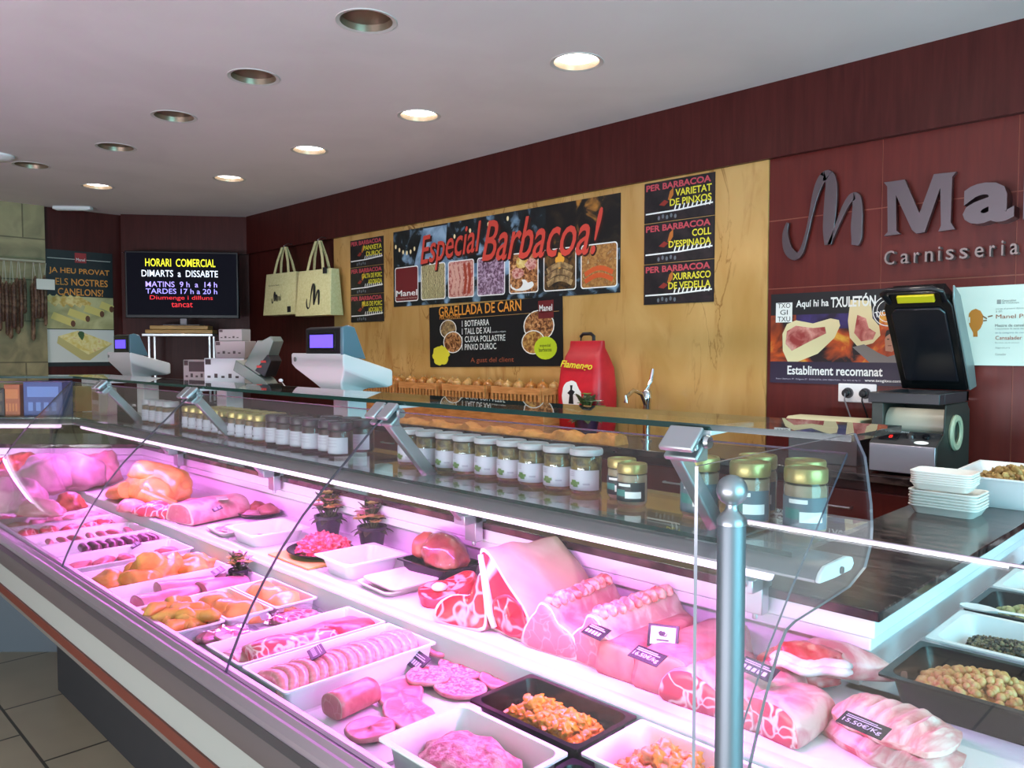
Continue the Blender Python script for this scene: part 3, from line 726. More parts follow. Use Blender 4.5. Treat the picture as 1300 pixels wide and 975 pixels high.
gd(170, 275, 54, WHT, 1, 'food_picture'); gd(170, 275, 50, SAUS, 1.5, 'food_picture'); gd(205, 370, 62, WHT, 2, 'food_picture'); gd(205, 370, 57, GRILL, 2.5, 'food_picture')
gd(830, 250, 80, WHT, 1, 'skewer_picture'); gd(830, 250, 75, GRILL, 1.5, 'skewer_picture'); gd(790, 370, 62, WHT, 2, 'skewer_picture'); gd(790, 370, 57, food('fried_bits', '#8d5228', '#d8a35a', None, 40), 2.5, 'skewer_picture')
gd(118, 465, 55, YEL, 3, 'yellow_burst', jag=0.25, n=26); gd(880, 412, 58, ink('#c9dc2a'), 3, 'yellow_sticker')
gt('especial', 840, 918, 20, 397, BLK, lv=5); gt('barbacoa', 832, 925, 20, 425, BLK, lv=5)
a = gpos(828, 200); b_ = gpos(938, 60); S.rect(a[0], b_[0], a[1], min(b_[1], 0.42), WINE, 2, 'logo_print'); 
S.text('Manel', a[0] + .01, b_[0] - .01, a[1] + 0.045, a[1] + 0.085, WHT, 5, 0.01)
S.done()

# the barbecue price cards: three left of the banner, three right of it
def bbq_card(x0, x1, z0, z1, lines, label):
    S = Sheet('barbecue_card', label, 'price card', (x0, YM, z0), x1 - x0, z1 - z0, BLK, group='barbecue cards on the marble wall')
    w_, h_ = S.w, S.h
    S.rect(0.005, w_ - .005, 0.005, h_ - .005, mat('printed_night_grill', '#121014', 0.45, c2='#2b2124', sc=14), 0, 'picture')
    S.poly([(w_ * .22, h_ * .42), (w_ * .3, h_ * .53), (w_ * .36, h_ * .47), (w_ * .3, h_ * .38)], ink('#8d2c24'), 1, 'picture')
    S.poly([(w_ * .38, h_ * .72), (w_ * .43, h_ * .80), (w_ * .43, h_ * .62), (w_ * .38, h_ * .50), (w_ * .35, h_ * .52)], mat('printed_dim_flame', '#b5692a', .45), 1.2, 'picture')
    S.strip([(0.01, h_ * .23), (w_ * .5, h_ * .24), (w_ - .01, h_ * .30)], 0.008, WHT, 1.5, 'picture')
    for k in range(9): S.strip([(w_ * (.45 + .06 * k), h_ * .26), (w_ * (.47 + .06 * k), h_ * .38)], 0.008, WHT, 1.4, 'picture')
    for k in range(5): S.disc(w_ * (.22 + .06 * k), h_ * (.10 + .03 * (k % 2)), .008, .012, ink('#6a7078'), 1.3, 'picture', 8)
    S.text('PER BARBACOA', w_ * .03, w_ * .95, h_ * .79, h_ * .95, PNK, 3, 0.03)
    n = len(lines)
    for k, (t, l0) in enumerate(lines): S.text(t, w_ * l0, w_ * .96, h_ * (.575 - .22 * k), h_ * (.745 - .22 * k), YEL, 4, 0.02)
    S.done()
def span(za, zb, i): d = (zb - za) / 3; return za + d * (2 - i) + 0.002, za + d * (3 - i) - 0.002
for i, (ln, ds) in enumerate([([('PANXETA', .42), ('DUROC', .5)], 'Panxeta Duroc'), ([('GALTA DE PORC', .36), ('ADOBADA', .55)], 'Galta de porc'), ([('PEUS DE PORC', .36), ('ADOBATS', .55)], 'Peus de porc')]):
    a, b_ = span(1.767, 2.42, i); bbq_card(-5.41, -4.963, a, b_, ln, 'dark barbecue card %s of the stack of three left of the banner' % ('at the top', 'in the middle', 'at the bottom')[i])
for i, (ln, ds) in enumerate([([('VARIETAT', .46), ('DE PINXOS', .38)], ''), ([('COLL', .70), ("D'ESPINADA", .37)], ''), ([('XURRASCO', .43), ('DE VEDELLA', .37)], '')]):
    a, b_ = span(1.793, 2.452, i); bbq_card(-2.555, -2.123, a, b_, ln, 'dark barbecue card reading %s right of the banner' % ('Varietat de pinxos', "Coll d'espinada", 'Xurrasco de vedella')[i])

# the rib-eye poster
YP = YW - 0.0145
S = Sheet('steak_poster', 'poster of two raw rib steaks over flames and a man, Establiment recomanat', 'poster', (-1.815, YP, 1.392), 0.632, 0.424, mat('printed_dark_purple', '#2b2038', 0.4))
w_, h_ = S.w, S.h
S.rect(0, w_, h_ * .24, h_, EMBER, 0, 'flames')
S.rect(0, w_, h_ * .76, h_, BLK, 0.5, 'flames'); S.rect(w_ * .2, w_ * .8, h_ * .60, h_ * .78, mat('printed_dusk', '#241430', .45, c2='#3a2a6a', sc=8), 0.4, 'flames')
S.rect(w_ * .04, w_ * .17, h_ * .68, h_ * .90, WHT, 1, 'logo_print')
for t, y in (('TXO', .84), ('GI', .765), ('TXU', .69)): S.text(t, w_ * (.055 if t != 'GI' else .075), w_ * (.155 if t != 'GI' else .135), h_ * y, h_ * (y + .055), BLK, 3)
S.text('Aquí hi ha', w_ * .20, w_ * .445, h_ * .82, h_ * .92, WHT, 4, 0.02); S.text('TXULETÓN', w_ * .46, w_ * .775, h_ * .825, h_ * .965, WHT, 4, 0.03)
st = [(.10, .36), (.095, .55), (.13, .66), (.20, .70), (.33, .66), (.46, .71), (.52, .69), (.53, .63), (.49, .50), (.37, .33), (.22, .24), (.14, .24)]
S.poly([(x * w_, y * h_) for x, y in st], FATP, 1, 'steak_picture')
S.poly([(x * w_, y * h_) for x, y in [(.12, .44), (.13, .58), (.2, .64), (.33, .61), (.42, .62), (.43, .55), (.33, .48), (.25, .42), (.17, .36)]], STEAKP, 1.5, 'steak_picture')
st = [(.60, .90), (.74, .88), (.755, .70), (.80, .62), (.81, .52), (.76, .44), (.66, .40), (.60, .50), (.585, .68)]
S.poly([(x * w_, y * h_) for x, y in st], FATP, 1.7, 'chop_picture')
S.poly([(x * w_, y * h_) for x, y in [(.65, .74), (.71, .70), (.73, .60), (.78, .55), (.76, .48), (.68, .46), (.63, .55)]], STEAKP, 2, 'chop_picture')
SK = mat('printed_skin', '#c08a72', .45); GRS = mat('printed_grey_shirt', '#7d7674', .45)
S.poly([(x * w_, y * h_) for x, y in [(.62, .40), (.70, .43), (.80, .34), (.86, .30), (.95, .34), (.98, .24), (.74, .24)]], GRS, 2.2, 'man_picture')
S.poly([(x * w_, y * h_) for x, y in [(.845, .36), (.84, .48), (.86, .55), (.90, .56), (.925, .50), (.92, .40), (.89, .35)]], SK, 2.5, 'man_picture')
S.poly([(x * w_, y * h_) for x, y in [(.84, .50), (.85, .57), (.90, .59), (.935, .54), (.935, .44), (.92, .50), (.88, .545)]], mat('printed_hair', '#2a1c18', .45), 2.7, 'man_picture')
S.rect(w_ * .855, w_ * .87, h_ * .475, h_ * .485, BLK, 2.8, 'man_picture'); S.rect(w_ * .885, w_ * .90, h_ * .475, h_ * .485, BLK, 2.8, 'man_picture'); S.rect(w_ * .86, w_ * .885, h_ * .41, h_ * .418, ink('#7a3a34'), 2.8, 'man_picture')
for k in range(28):
    a = 2 * math.pi * k / 28; S.strip([(w_ * .86 + .065 * math.cos(a), h_ * .77 + .065 * math.sin(a)), (w_ * .86 + .065 * math.cos(a + .22), h_ * .77 + .065 * math.sin(a + .22))], .004, WHT, 2, 'stamp')
    S.strip([(w_ * .86 + .048 * math.cos(a), h_ * .77 + .048 * math.sin(a)), (w_ * .86 + .048 * math.cos(a + .22), h_ * .77 + .048 * math.sin(a + .22))], .003, WHT, 2, 'stamp')
S.text('TXOGITXU', w_ * .77, w_ * .95, h_ * .73, h_ * .79, WHT, 4, 0.02, rot=R(12), part='stamp')
S.rect(0, w_, 0, h_ * .24, mat('printed_dark_purple', '#2b2038', 0.4), 3, 'lower_band')
S.text('Establiment recomanat', w_ * .14, w_ * .83, h_ * .095, h_ * .195, WHT, 4, 0.02)
S.text('Paseo Ubarburu 79 · Poligono 27 · DONOSTIA, SAN SEBASTIAN · Tel. 943 46 96 71', w_ * .05, w_ * .68, h_ * .035, h_ * .055, ink('#b9b4c4'), 4); S.text('www.txogitxu.com', w_ * .71, w_ * .95, h_ * .03, h_ * .065, WHT, 4, 0.015)
S.done()

# the certificate
S = Sheet('certificate', 'pale certificate with an orange pot-shaped emblem behind the tray sealer', 'certificate', (-1.013, YP, 1.487), 0.46, 0.318, mat('certificate_paper', '#cfdcd4', 0.5))
w_, h_ = S.w, S.h
OR = ink('#b8762c')
def cpt(cx, cy): p = at_y(1200 + cx / 7.5, 350 + cy / 7.5, YP); return (p.x + 1.013, p.z - 1.487)
S.poly([cpt(*q) for q in [(230, 360), (255, 330), (295, 315), (340, 335), (365, 380), (362, 450), (340, 500), (310, 530), (312, 582), (270, 582), (268, 540), (235, 480), (222, 420)]], OR, 1, 'emblem')
S.poly([cpt(*q) for q in [(225, 395), (240, 395), (240, 450), (225, 450)]], mat('certificate_paper', '#cfdcd4', 0.5), 1.5, 'emblem')
for (a, b_) in (((360, 385), (400, 410)), ((365, 430), (400, 425)), ((410, 392), (455, 380))): S.strip([cpt(*a), cpt(*b_)], 0.005, ink('#7a5a3a'), 1.7, 'emblem')
def ct(t, xl, xr_, y, h, mt, **k):
    a = cpt(xl, y); b_ = cpt(xr_, y); S.text(t, a[0], b_[0], a[1] - h / 2, a[1] + h / 2, mt, **k)
ct('Generalitat', 545, 680, 238, .008, ink('#6a7370')); ct('de Catalunya', 545, 705, 262, .008, ink('#6a7370'))
a = cpt(495, 270); b_ = cpt(535, 228); S.rect(a[0], b_[0], a[1], b_[1], ink('#8a8f8c'), 1, 'emblem')
ct('atorga el present diploma de', 485, 800, 318, .008, ink('#8a9390')); ct('a en', 485, 545, 342, .007, ink('#8a9390'))
ct('Manel Perez', 487, 900, 390, .016, ink('#9a5a3c')); ct('Mestre de cansaladeria', 480, 860, 475, .011, ink('#545c5a')); ct('i reconeix la seva tasca com a', 480, 880, 505, .007, ink('#8a9390')); ct('en la categoria de mestre artesa', 480, 880, 546, .008, ink('#7a8a9a'))
ct('Cansalader', 482, 735, 592, .015, ink('#a5604c')); ct('Barcelona, any de concessio', 480, 710, 640, .008, ink('#9aa3a0')); ct('Signatura', 480, 620, 688, .008, ink('#9aa3a0')); ct('Conseller', 480, 585, 748, .008, ink('#8a9390'))
S.done()

# canelons poster on the left wall
S = Sheet('canelons_poster', 'tall dark poster asking about canelons with two pasta pictures', 'poster', (-7.897, 2.035, 1.40), 0.56, 1.045, BLK, rz=R(90))
w_, h_ = S.w, S.h
S.rect(0, w_, h_ * .325, h_ * .605, mat('printed_tray', '#a39a6a', .45, c2='#c9c08c', sc=5), 0, 'canelons_picture')
for k in range(5):
    S.strip([(w_ * (.02 + .1 * k), h_ * .60), (w_ * (.16 + .12 * k), h_ * .53)], .055, PASTA, 1 + .2 * k, 'canelons_picture')
for k in range(4):
    a = (w_ * (.08 + .24 * k), h_ * (.44 + .035 * k)); b_ = (w_ * (.40 + .22 * k), h_ * (.37 + .045 * k))
    if b_[0] > w_: b_ = (w_ * .99, b_[1])
    S.strip([a, b_], .065, mat('printed_canelon', '#dcc873', .45), 2.4 - .2 * k, 'canelons_picture'); S.disc(b_[0] - .01, b_[1], .02, .03, mat('printed_filling', '#6a3a22', .45), 2.6, 'canelons_picture', 10)
S.rect(0, w_, h_ * .035, h_ * .318, mat('printed_white_plate', '#d8d8d4', .45), 0, 'gratin_picture')
S.poly([(w_ * .16, h_ * .26), (w_ * .45, h_ * .31), (w_ * .98, h_ * .2), (w_ * .62, h_ * .05), (w_ * .5, h_ * .055), (w_ * .14, h_ * .2)], mat('printed_gratin_side', '#c9b878', .45), 1, 'gratin_picture')
S.poly([(w_ * .16, h_ * .26), (w_ * .45, h_ * .31), (w_ * .98, h_ * .2), (w_ * .60, h_ * .10)], GRATIN, 1.5, 'gratin_picture')
S.disc(w_ * .5, h_ * .27, .03, .04, mat('printed_herb', '#3c5a2c', .45), 2, 'gratin_picture', 9, .6, 3)
for t, a, b_, y in (('JA HEU PROVAT', .05, .95, .79), ('ELS NOSTRES', .14, .92, .70), ('CANELONS?', .17, .85, .615)): S.text(t, w_ * a, w_ * b_, h_ * y, h_ * (y + .06), ORG, 4, 0.012)
S.rect(w_ * .43, w_ * .6, h_ * .90, h_ * .985, ink('#a0282c'), 1.5, 'logo_print'); S.rect(w_ * .03, w_ * .97, h_ * .925, h_ * .93, ink('#c8c4bc'), 1, 'rule_line')
S.text('Manel', w_ * .45, w_ * .58, h_ * .915, h_ * .94, WHT, 4)
S.done()

# ------------------------------------------------------------------ shop sign in metal letters
YL = YW - 0.014
sign = empty('shop_sign', 'raised brushed metal lettering and script emblem on the dark red panels', 'sign', (0, 0, 0))
def lp4(cx, cy): p = at_y(960 + cx / 3.75, 180 + cy / 3.75, YL - 0.03); return (p.x, p.z)
def ribbon(mb, pts, y0, y1):
    """a pen stroke of changing width, given in points of the wall; extruded out of it"""
    P = []
    for i in range(len(pts) - 1):
        for k in range(4):
            t = k / 4; p0 = pts[max(i - 1, 0)]; p1 = pts[i]; p2 = pts[i + 1]; p3 = pts[min(i + 2, len(pts) - 1)]
            P.append([0.5 * ((2 * p1[j]) + (-p0[j] + p2[j]) * t + (2 * p0[j] - 5 * p1[j] + 4 * p2[j] - p3[j]) * t * t + (-p0[j] + 3 * p1[j] - 3 * p2[j] + p3[j]) * t ** 3) for j in range(3)])
    P.append(list(pts[-1]))
    L_, R_ = [], []
    for i, p in enumerate(P):
        a = P[max(i - 1, 0)]; b_ = P[min(i + 1, len(P) - 1)]; dx, dz = b_[0] - a[0], b_[1] - a[1]; l = math.hypot(dx, dz) or 1
        nx, nz = -dz / l * p[2] / 2, dx / l * p[2] / 2; L_.append((p[0] + nx, p[1] + nz)); R_.append((p[0] - nx, p[1] - nz))
    ls = [[(l[0], y0, l[1]), (r[0], y0, r[1]), (r[0], y1, r[1]), (l[0], y1, l[1])] for l, r in zip(L_, R_)]
    mb.loops(ls, 0, None, 0, 0)
def stroke(pts): return [(*lp4(x, y), w_ / 3.75 / 290 * 1.25) for x, y, w_ in pts]
mb = MB()
ribbon(mb, stroke([(150, 385, 10), (138, 440, 24), (150, 510, 36), (182, 543, 36), (213, 525, 20), (240, 440, 14), (262, 340, 16), (283, 250, 26), (308, 185, 34), (338, 158, 40), (356, 190, 44), (356, 260, 50), (350, 340, 50), (344, 420, 44), (342, 490, 28)]), YL - 0.032, YL - 0.012)
ribbon(mb, stroke([(346, 490, 12), (372, 430, 14), (398, 365, 18), (428, 300, 24), (458, 262, 30), (478, 270, 34), (482, 330, 40), (478, 400, 44), (478, 455, 40), (470, 493, 28)]), YL - 0.032, YL - 0.010)
SIGNM = mat('sign_metal', '#766e73', 0.28, 1.0)
mb.obj('script_emblem', SIGNM, sign, bevel=0.002, ang=35)
def letter(ch, x0, x1, z0, z1, off, ext, depth, name, m=SIGNM):
    mb = MB(); put_text(mb, ch, x0, x1, z0, z1, 0, 0, off, 0, ext)
    o = mb.obj(name, m, sign, (0, YL - depth, 0), (R(90), 0, 0), smooth=False); return o
mb = MB()
for pg in ([(612, 195), (668, 188), (672, 425), (692, 440), (612, 450), (630, 430), (628, 215)], [(640, 192), (712, 181), (800, 385), (806, 432), (766, 438), (745, 420)], [(850, 156), (905, 150), (866, 262), (806, 432), (766, 438), (760, 400)], [(862, 155), (957, 145), (938, 168), (930, 385), (950, 417), (872, 428), (884, 400), (880, 200)]):
    q_ = [lp4(*p) for p in pg]; e_ = .0006 * len(mb.f) / 8
    mb.loops([[(x, YL - 0.040 - e_, z) for x, z in q_], [(x, YL - 0.016, z) for x, z in q_]], 0, None, 0, 0)
mb.obj('letter_m', SIGNM, sign, smooth=False)
pa, pb = lp4(1000, 412), lp4(1248, 195); xa_, xb_ = pa[0], pb[0]; zl = pa[1] + 0.006; letter('a', xa_, xb_, zl, lp4(1010, 210)[1] - 0.005, 0.035, 0.06, 0.022, 'letter_a')
letter('n', xb_ + 0.03, xb_ + 0.19, zl, zl + 0.185, 0.035, 0.06, 0.022, 'letter_n'); letter('e', xb_ + 0.21, xb_ + 0.38, zl, zl + 0.185, 0.035, 0.06, 0.022, 'letter_e'); letter('l', xb_ + 0.40, xb_ + 0.44, zl, zl + 0.26, 0.035, 0.06, 0.022, 'letter_l')
for ch, cx in zip('Carnisseria', (612, 690, 752, 805, 868, 905, 970, 1042, 1112, 1168, 1210)):
    wd = {'C': 48, 'a': 38, 'r': 26, 'n': 38, 'i': 10, 's': 38, 'e': 42}[ch]; hh = {'C': 64, 'i': 62}.get(ch, 46)
    base = 588 - (cx - 612) * 0.083
    (xa_, za_), (xb_, zb_) = lp4(cx, base), lp4(cx + wd, base); letter(ch, xa_, xb_, za_, za_ + hh / 3.75 / 286, 0.004, 0.03, 0.008, 'small_letter', mat('small_letter_metal', '#8d7c7a', 0.4, 0.6))

# ------------------------------------------------------------------ sockets
t = empty('double_socket', 'white double wall socket with two plugs under the steak poster', 'socket', (-1.398, YP + 0.001, 1.356))
MB().box(-0.084, 0.084, -0.012, 0, -0.042, 0.042).obj('plate', PLAST, t, bevel=0.004)
for dx in (-0.038, 0.038):
    s_ = MB().lathe([(0.024, 0), (0.024, 0.004), (0.020, 0.005)], 22, T=xf((dx, -0.012, 0), (R(90), 0, 0))).obj('socket_well', mat('grey_socket', '#4a454c', 0.4), t)
    pl = MB().lathe([(0.018, 0.004), (0.018, 0.03), (0.012, 0.036)], 16, T=xf((dx, -0.012, 0), (R(90), 0, 0))).obj('plug', BLACKP, t, bevel=0.001)
    MB().tube([(dx, -0.045, 0), (dx + 0.002, -0.055, -0.03), (dx + 0.03, -0.045, -0.12), (dx + 0.10, -0.03, -0.20), (dx + 0.13, -0.03, -0.275)], 0.0035, 6).obj('cable', mat('grey_cable', '#8d8890', .5) if dx < 0 else BLACKP, pl)

# ------------------------------------------------------------------ television on its stand, bags, drying sausages
pt = CH1 + ch_dir * (ch_len / 2) + ch_n * 0.24
tv_c = at_plane(232.5, 362, pt, ch_n); tl = at_plane(160, 319, pt, ch_n); br_ = at_plane(305, 405, pt, ch_n)
tw = ((br_ - tl).dot(ch_dir)); th_ = tl.z - br_.z
CT = at_plane(232, 475, pt, ch_n)
CHZ = 1.07
tv = empty('television', 'black flat television showing the opening hours in the corner', 'television', (tv_c.x, tv_c.y, tv_c.z), CH_ANG)
MB().box(-tw / 2, tw / 2, -0.03, 0.03, -th_ / 2, th_ / 2).obj('casing', BLACKP, tv, bevel=0.006)
bz = 0.016
MB().box(-tw / 2 + bz, tw / 2 - bz, -0.0325, -0.03, -th_ / 2 + 0.028, th_ / 2 - bz).obj('screen', mat('lit_screen', '#05060a', 0.4, spec=0.04, emit=(0.004, 0.004, 0.008), estr=1), tv, smooth=False)
lt = {}
def tvt(t, xl, xr_, yt, yb_, c, off=0.002):
    m_ = MB()
    sx = tw / (1195 - 618); sy = th_ / (570 - 230)
    put_text(m_, t, -tw / 2 + (xl - 618) * sx, -tw / 2 + (xr_ - 618) * sx, th_ / 2 - (yb_ - 230) * sy, th_ / 2 - (yt - 230) * sy, 0.0335, 0, off)
    m_.obj('lettering', ink(c, 1.1), tv, rot=(R(90), 0, 0), smooth=False)
tvt('HORARI  COMERCIAL', 722, 1078, 268, 308, '#f3ec2a', .008); tvt('DIMARTS  a  DISSABTE', 703, 1090, 326, 360, '#e9f0ff', .006)
tvt('MATINS  9 h  a  14 h', 722, 1085, 384, 412, '#b9a4ff'); tvt('TARDES 17 h a 20 h', 722, 1085, 420, 446, '#a99cff'); tvt('Diumenge i dilluns', 742, 1062, 455, 482, '#e0202c', 0); tvt('tancat', 850, 958, 490, 514, '#e0202c', 0)
nk = MB(); nk.box(-0.03, 0.03, -0.015, 0.02, -th_ / 2 - 0.06, -th_ / 2); nk.box(-0.16, 0.16, -0.09, 0.09, -th_ / 2 - 0.068, -th_ / 2 - 0.06); nk.obj('stand_neck', mat('grey_stand', '#6a666a', .35, .6), tv, bevel=0.003)
# corner counter, steel stand, wooden slabs
o = empty('corner_counter', 'dark red counter across the chamfered corner below the television', 'counter', CH1, CH_ANG)
MB().box(0.0, ch_len - 0.30, -0.46, -0.06, 1.04, CHZ).obj('top', GRANITE, o, bevel=0.003); MB().box(0.02, ch_len - 0.32, -0.43, -0.06, 0.1, 1.04).obj('carcass', WOOD, o, bevel=0.003)
zt_ = tv_c.z - th_ / 2 - 0.068
fr0 = (at_plane(184, 419, pt, ch_n) - tv_c).dot(ch_dir); fr1 = (at_plane(273, 419, pt, ch_n) - tv_c).dot(ch_dir)
dz = zt_ - 0.075
st_ = empty('steel_stand', 'steel tube stand carrying wooden slabs under the television', 'stand', (tv_c.x, tv_c.y, CHZ), CH_ANG)
f = MB(); f.box(fr0, fr1, -0.10, 0.10, dz - CHZ - 0.025, dz - CHZ); f.obj('top_frame', STEEL, st_, bevel=0.004)
for x in (fr0 + 0.06, fr1 - 0.03):
    for y in (-0.085, 0.085): MB().box(x - 0.009, x + 0.009, y - 0.009, y + 0.009, 0, dz - CHZ - 0.02).obj('leg', STEEL, st_, bevel=0.002)
WSL = mat('pale_oiled_wood', '#b58a50', 0.45, c2='#9d7440', sc=8, stretch=(1, 8, 8))
for i, (a, b_, z) in enumerate(((0.02, 0.0, dz), (0.06, 0.04, dz + 0.0375))):
    o = MB().box(fr0 + a + .01, fr1 - b_, -0.10, 0.10, z, z + 0.035).obj('wooden_board', WSL, None, (tv_c.x, tv_c.y, 0), (0, 0, CH_ANG), bevel=0.005)
    tag(o, 'wooden slab under the television, %s of the pair' % ('lower', 'upper')[i], 'board', 'wooden slabs under the television')
# the two tote bags hang from the dropped fascia
BAG = mat('cream_bag_cloth', '#d9d2a0', 0.7, c2='#cfc792', sc=60, bump=0.15, bsc=120); BLKI = ink('#1c1a20')
def tote(u, vtop, vbot, ul, ur, label, small):
    yb = 3.475; p = at_y(u, vbot, yb); ptop = at_y(u, vtop, yb); w_ = (at_y(ur, vbot, yb) - at_y(ul, vbot, yb)).x; h_ = ptop.z - p.z
    t = empty('tote_bag', label, 'bag', (p.x, yb, p.z), R(4), 'cream bags hanging by the marble')
    d_ = 0.13
    m_ = MB().loops([rr(w_ * 1.04, d_, .008, 3, 0), rr(w_ * 1.0, d_ * .9, .008, 3, h_ * .3), rr(w_ * .97, d_ * .72, .008, 3, h_ * .75), rr(w_ * .95, d_ * .6, .006, 3, h_), rr(w_ * .93, d_ * .56, .006, 3, h_), rr(w_ * .9, d_ * .5, .006, 3, h_ * .5)], 0, None, 0, 0)
    m_.obj('bag_body', BAG, t, bevel=0.002)
    hh = 2.452 - p.z
    for sy in (-1, 1):
        m_ = MB(); y0 = sy * d_ * .27
        for sx in (-1, 1):
            a = Vector((sx * w_ * .24, y0, h_ * .93)); b_ = Vector((sx * w_ * .05, sy * .006, hh - .01)); m_.loops([[tuple(q + Vector((dx * .016, dy, 0))) for dx, dy in ((-1, -.0015), (1, -.0015), (1, .0015), (-1, .0015))] for q in (a, a.lerp(b_, .5) + Vector((sx * .012, 0, 0)), b_)], 0, None, 0, 0)
        m_.obj('handle', BAG, t, smooth=False)
    m_ = MB(); k = 0.5 if small else 1.0; cx, cz = (-.02 if small else 0), h_ * .42; q = h_ * .40 * k
    T_ = Matrix.Translation((cx - (0.05 if small else 0), -d_ * .46 - .002, cz))
    for src in ([(150, 385, 10), (138, 440, 24), (150, 510, 36), (182, 543, 36), (213, 525, 20), (240, 440, 14), (262, 340, 16), (283, 250, 26), (308, 185, 34), (338, 158, 40), (356, 190, 44), (356, 260, 50), (350, 340, 50), (344, 420, 44), (342, 490, 28)], [(346, 490, 12), (372, 430, 14), (398, 365, 18), (428, 300, 24), (458, 262, 30), (478, 270, 34), (482, 330, 40), (478, 400, 44), (478, 455, 40), (470, 493, 28)]):
        pts = [((a_ - 311) / 300, (350 - b2) / 300, c2_ / 300) for a_, b2, c2_ in src]
        mm_ = MB(); ribbon(mm_, [(x * q, z * q, max(w2 * q, .004)) for x, z, w2 in pts], 0, .002); m_.add([T_ @ Vector(v) for v in mm_.v], mm_.f)
    if small: put_text(m_, 'Manel', .0, .10, -.03, .03, 0, T=T_ @ Matrix.Translation((.0, 0, 0)) @ Matrix.Rotation(R(90), 4, 'X')); put_text(m_, 'Carnisseria Selecta', -.09, .08, .10, .112, 0, T=T_ @ Matrix.Rotation(R(90), 4, 'X'))
    m_.obj('printed_emblem', BLKI, t, smooth=False)
    c = MB().cbox((w_ * .33, -d_ * (.5 if small else .40), h_ * (.12 if small else .96)), (.05, .004, .05)); c.obj('tag', BLKI, t, bevel=0.001)
    MB().tube([(0, 0, hh - 0.03), (0, 0.0, hh), (0, 0.03, hh + 0.022), (0, 0.079, hh + 0.022)], 0.005, 6).obj('hook', STEEL, t)
tote(362, 347, 400, 343, 378, 'cream cloth bag with a small emblem, the one nearer the television', True)
tote(405, 343, 401, 385, 424, 'cream cloth bag with a large black script emblem beside the marble', False)
# rail with drying sausages on the stone wall
XS = -7.76
o = empty('hanging_rail', 'pale horizontal rail fixed to the stone wall at the left edge', 'rail', (XS, 0, 2.315))
MB().tube([(0, 0.9, 0), (0, 2.0, 0)], 0.014, 12).obj('tube', mat('pale_rail', '#b8b09a', .35, .4), o)
for y in (1.0, 1.94): MB().box(-0.10, 0, y - 0.012, y + 0.012, -0.012, 0.012).obj('wall_bracket', STEEL, o, bevel=0.002)
rnd = random.Random(4)
CURED = [mat('cured_sausage_brown', '#5b3a2a', .6, c2='#8a6a52', sc=30, bump=.3), mat('cured_sausage_dark', '#43291f', .6, c2='#6d4f3c', sc=28, bump=.3)]
k = 0
for grp, (ua, ub, n, vt) in enumerate(((-6, 31, 9, 350), (41, 57, 5, 362))):
    for i in range(n):
        u = ua + (ub - ua) * i / (n - 1); xx = XS + (.05 if i % 2 else -.05); y = at_plane(u, 360, (xx, 0, 0), Vector((1, 0, 0))).y
        top = 2.315; ln = rnd.uniform(.30, .5); zt2 = 2.15 + rnd.uniform(-.04, .06); r_ = rnd.uniform(.014, .019)
        t = empty('dried_sausage', 'thin brown dried sausage hanging from the rail on the stone wall', 'sausage', (xx, y, zt2), 0, 'dried sausages hanging in the %s bunch' % ('wider left', 'narrow right')[grp])
        t['label'] = 'thin brown dried sausage hanging in the %s bunch on the stone wall' % ('wide', 'narrow')[grp]
        MB().tube([(0, 0, 0), (rnd.uniform(-.01, .01), 0, -.03), (rnd.uniform(-.006, .006), .002, -ln * .5), (rnd.uniform(-.006, .006), 0, -ln + .02), (0, 0, -ln)], [.004, r_, r_, r_, .004], 10).obj('casing', CURED[i % 2], t)
        MB().tube([(0, 0, 0), ((XS - xx) * .9, 0, top - zt2 - .012)], 0.0022, 5).obj('string', mat('white_string', '#c9c4b4', .7), t)
o = MB().box(-0.002, 0.002, -0.07, 0.07, -0.045, 0.045).obj('paper_label', mat('white_card', '#d4d4cc', .6), None, at_plane(58, 361, (XS + .07, 0, 0), Vector((1, 0, 0))), (0, 0, 0), smooth=False)
tag(o, 'small white paper label tied to the narrow bunch of dried sausages', 'label')

# ------------------------------------------------------------------ jars on the glass shelf
GOLD = mat('gold_lid', '#b9a468', 0.35, 0.6); LIDW = mat('white_lid', '#bdb6bb', 0.3); LIDD = mat('dark_lid', '#3b2630', 0.35)
PAPER = mat('label_paper', '#c9c3d0', 0.5); GRNP = ink('#5d7a3c'); DKP = ink('#1d2a2c'); TEALP = ink('#3f7f78')
PICK = mat('pickled_olives', '#4a3a22', .4, c2='#8a7440', sc=70); DKJ = mat('dark_preserve', '#351a1c', .4, c2='#4d2a26', sc=40)
AMB = mat('amber_preserve', '#6b4a30', .4, c2='#9a7a58', sc=50); HON = mat('pale_honey', '#b7a089', .4, c2='#a08a70', sc=30)
def arc(mb, r, a0, a1, z0, z1, m, n=10):
    vs = []
    for k in range(n + 1):
        a = R(a0 + (a1 - a0) * k / n); vs += [(r * math.cos(a), r * math.sin(a), z0), (r * math.cos(a), r * math.sin(a), z1)]
    mb.add(vs, [(2 * k, 2 * k + 2, 2 * k + 3, 2 * k + 1) for k in range(n)], m)
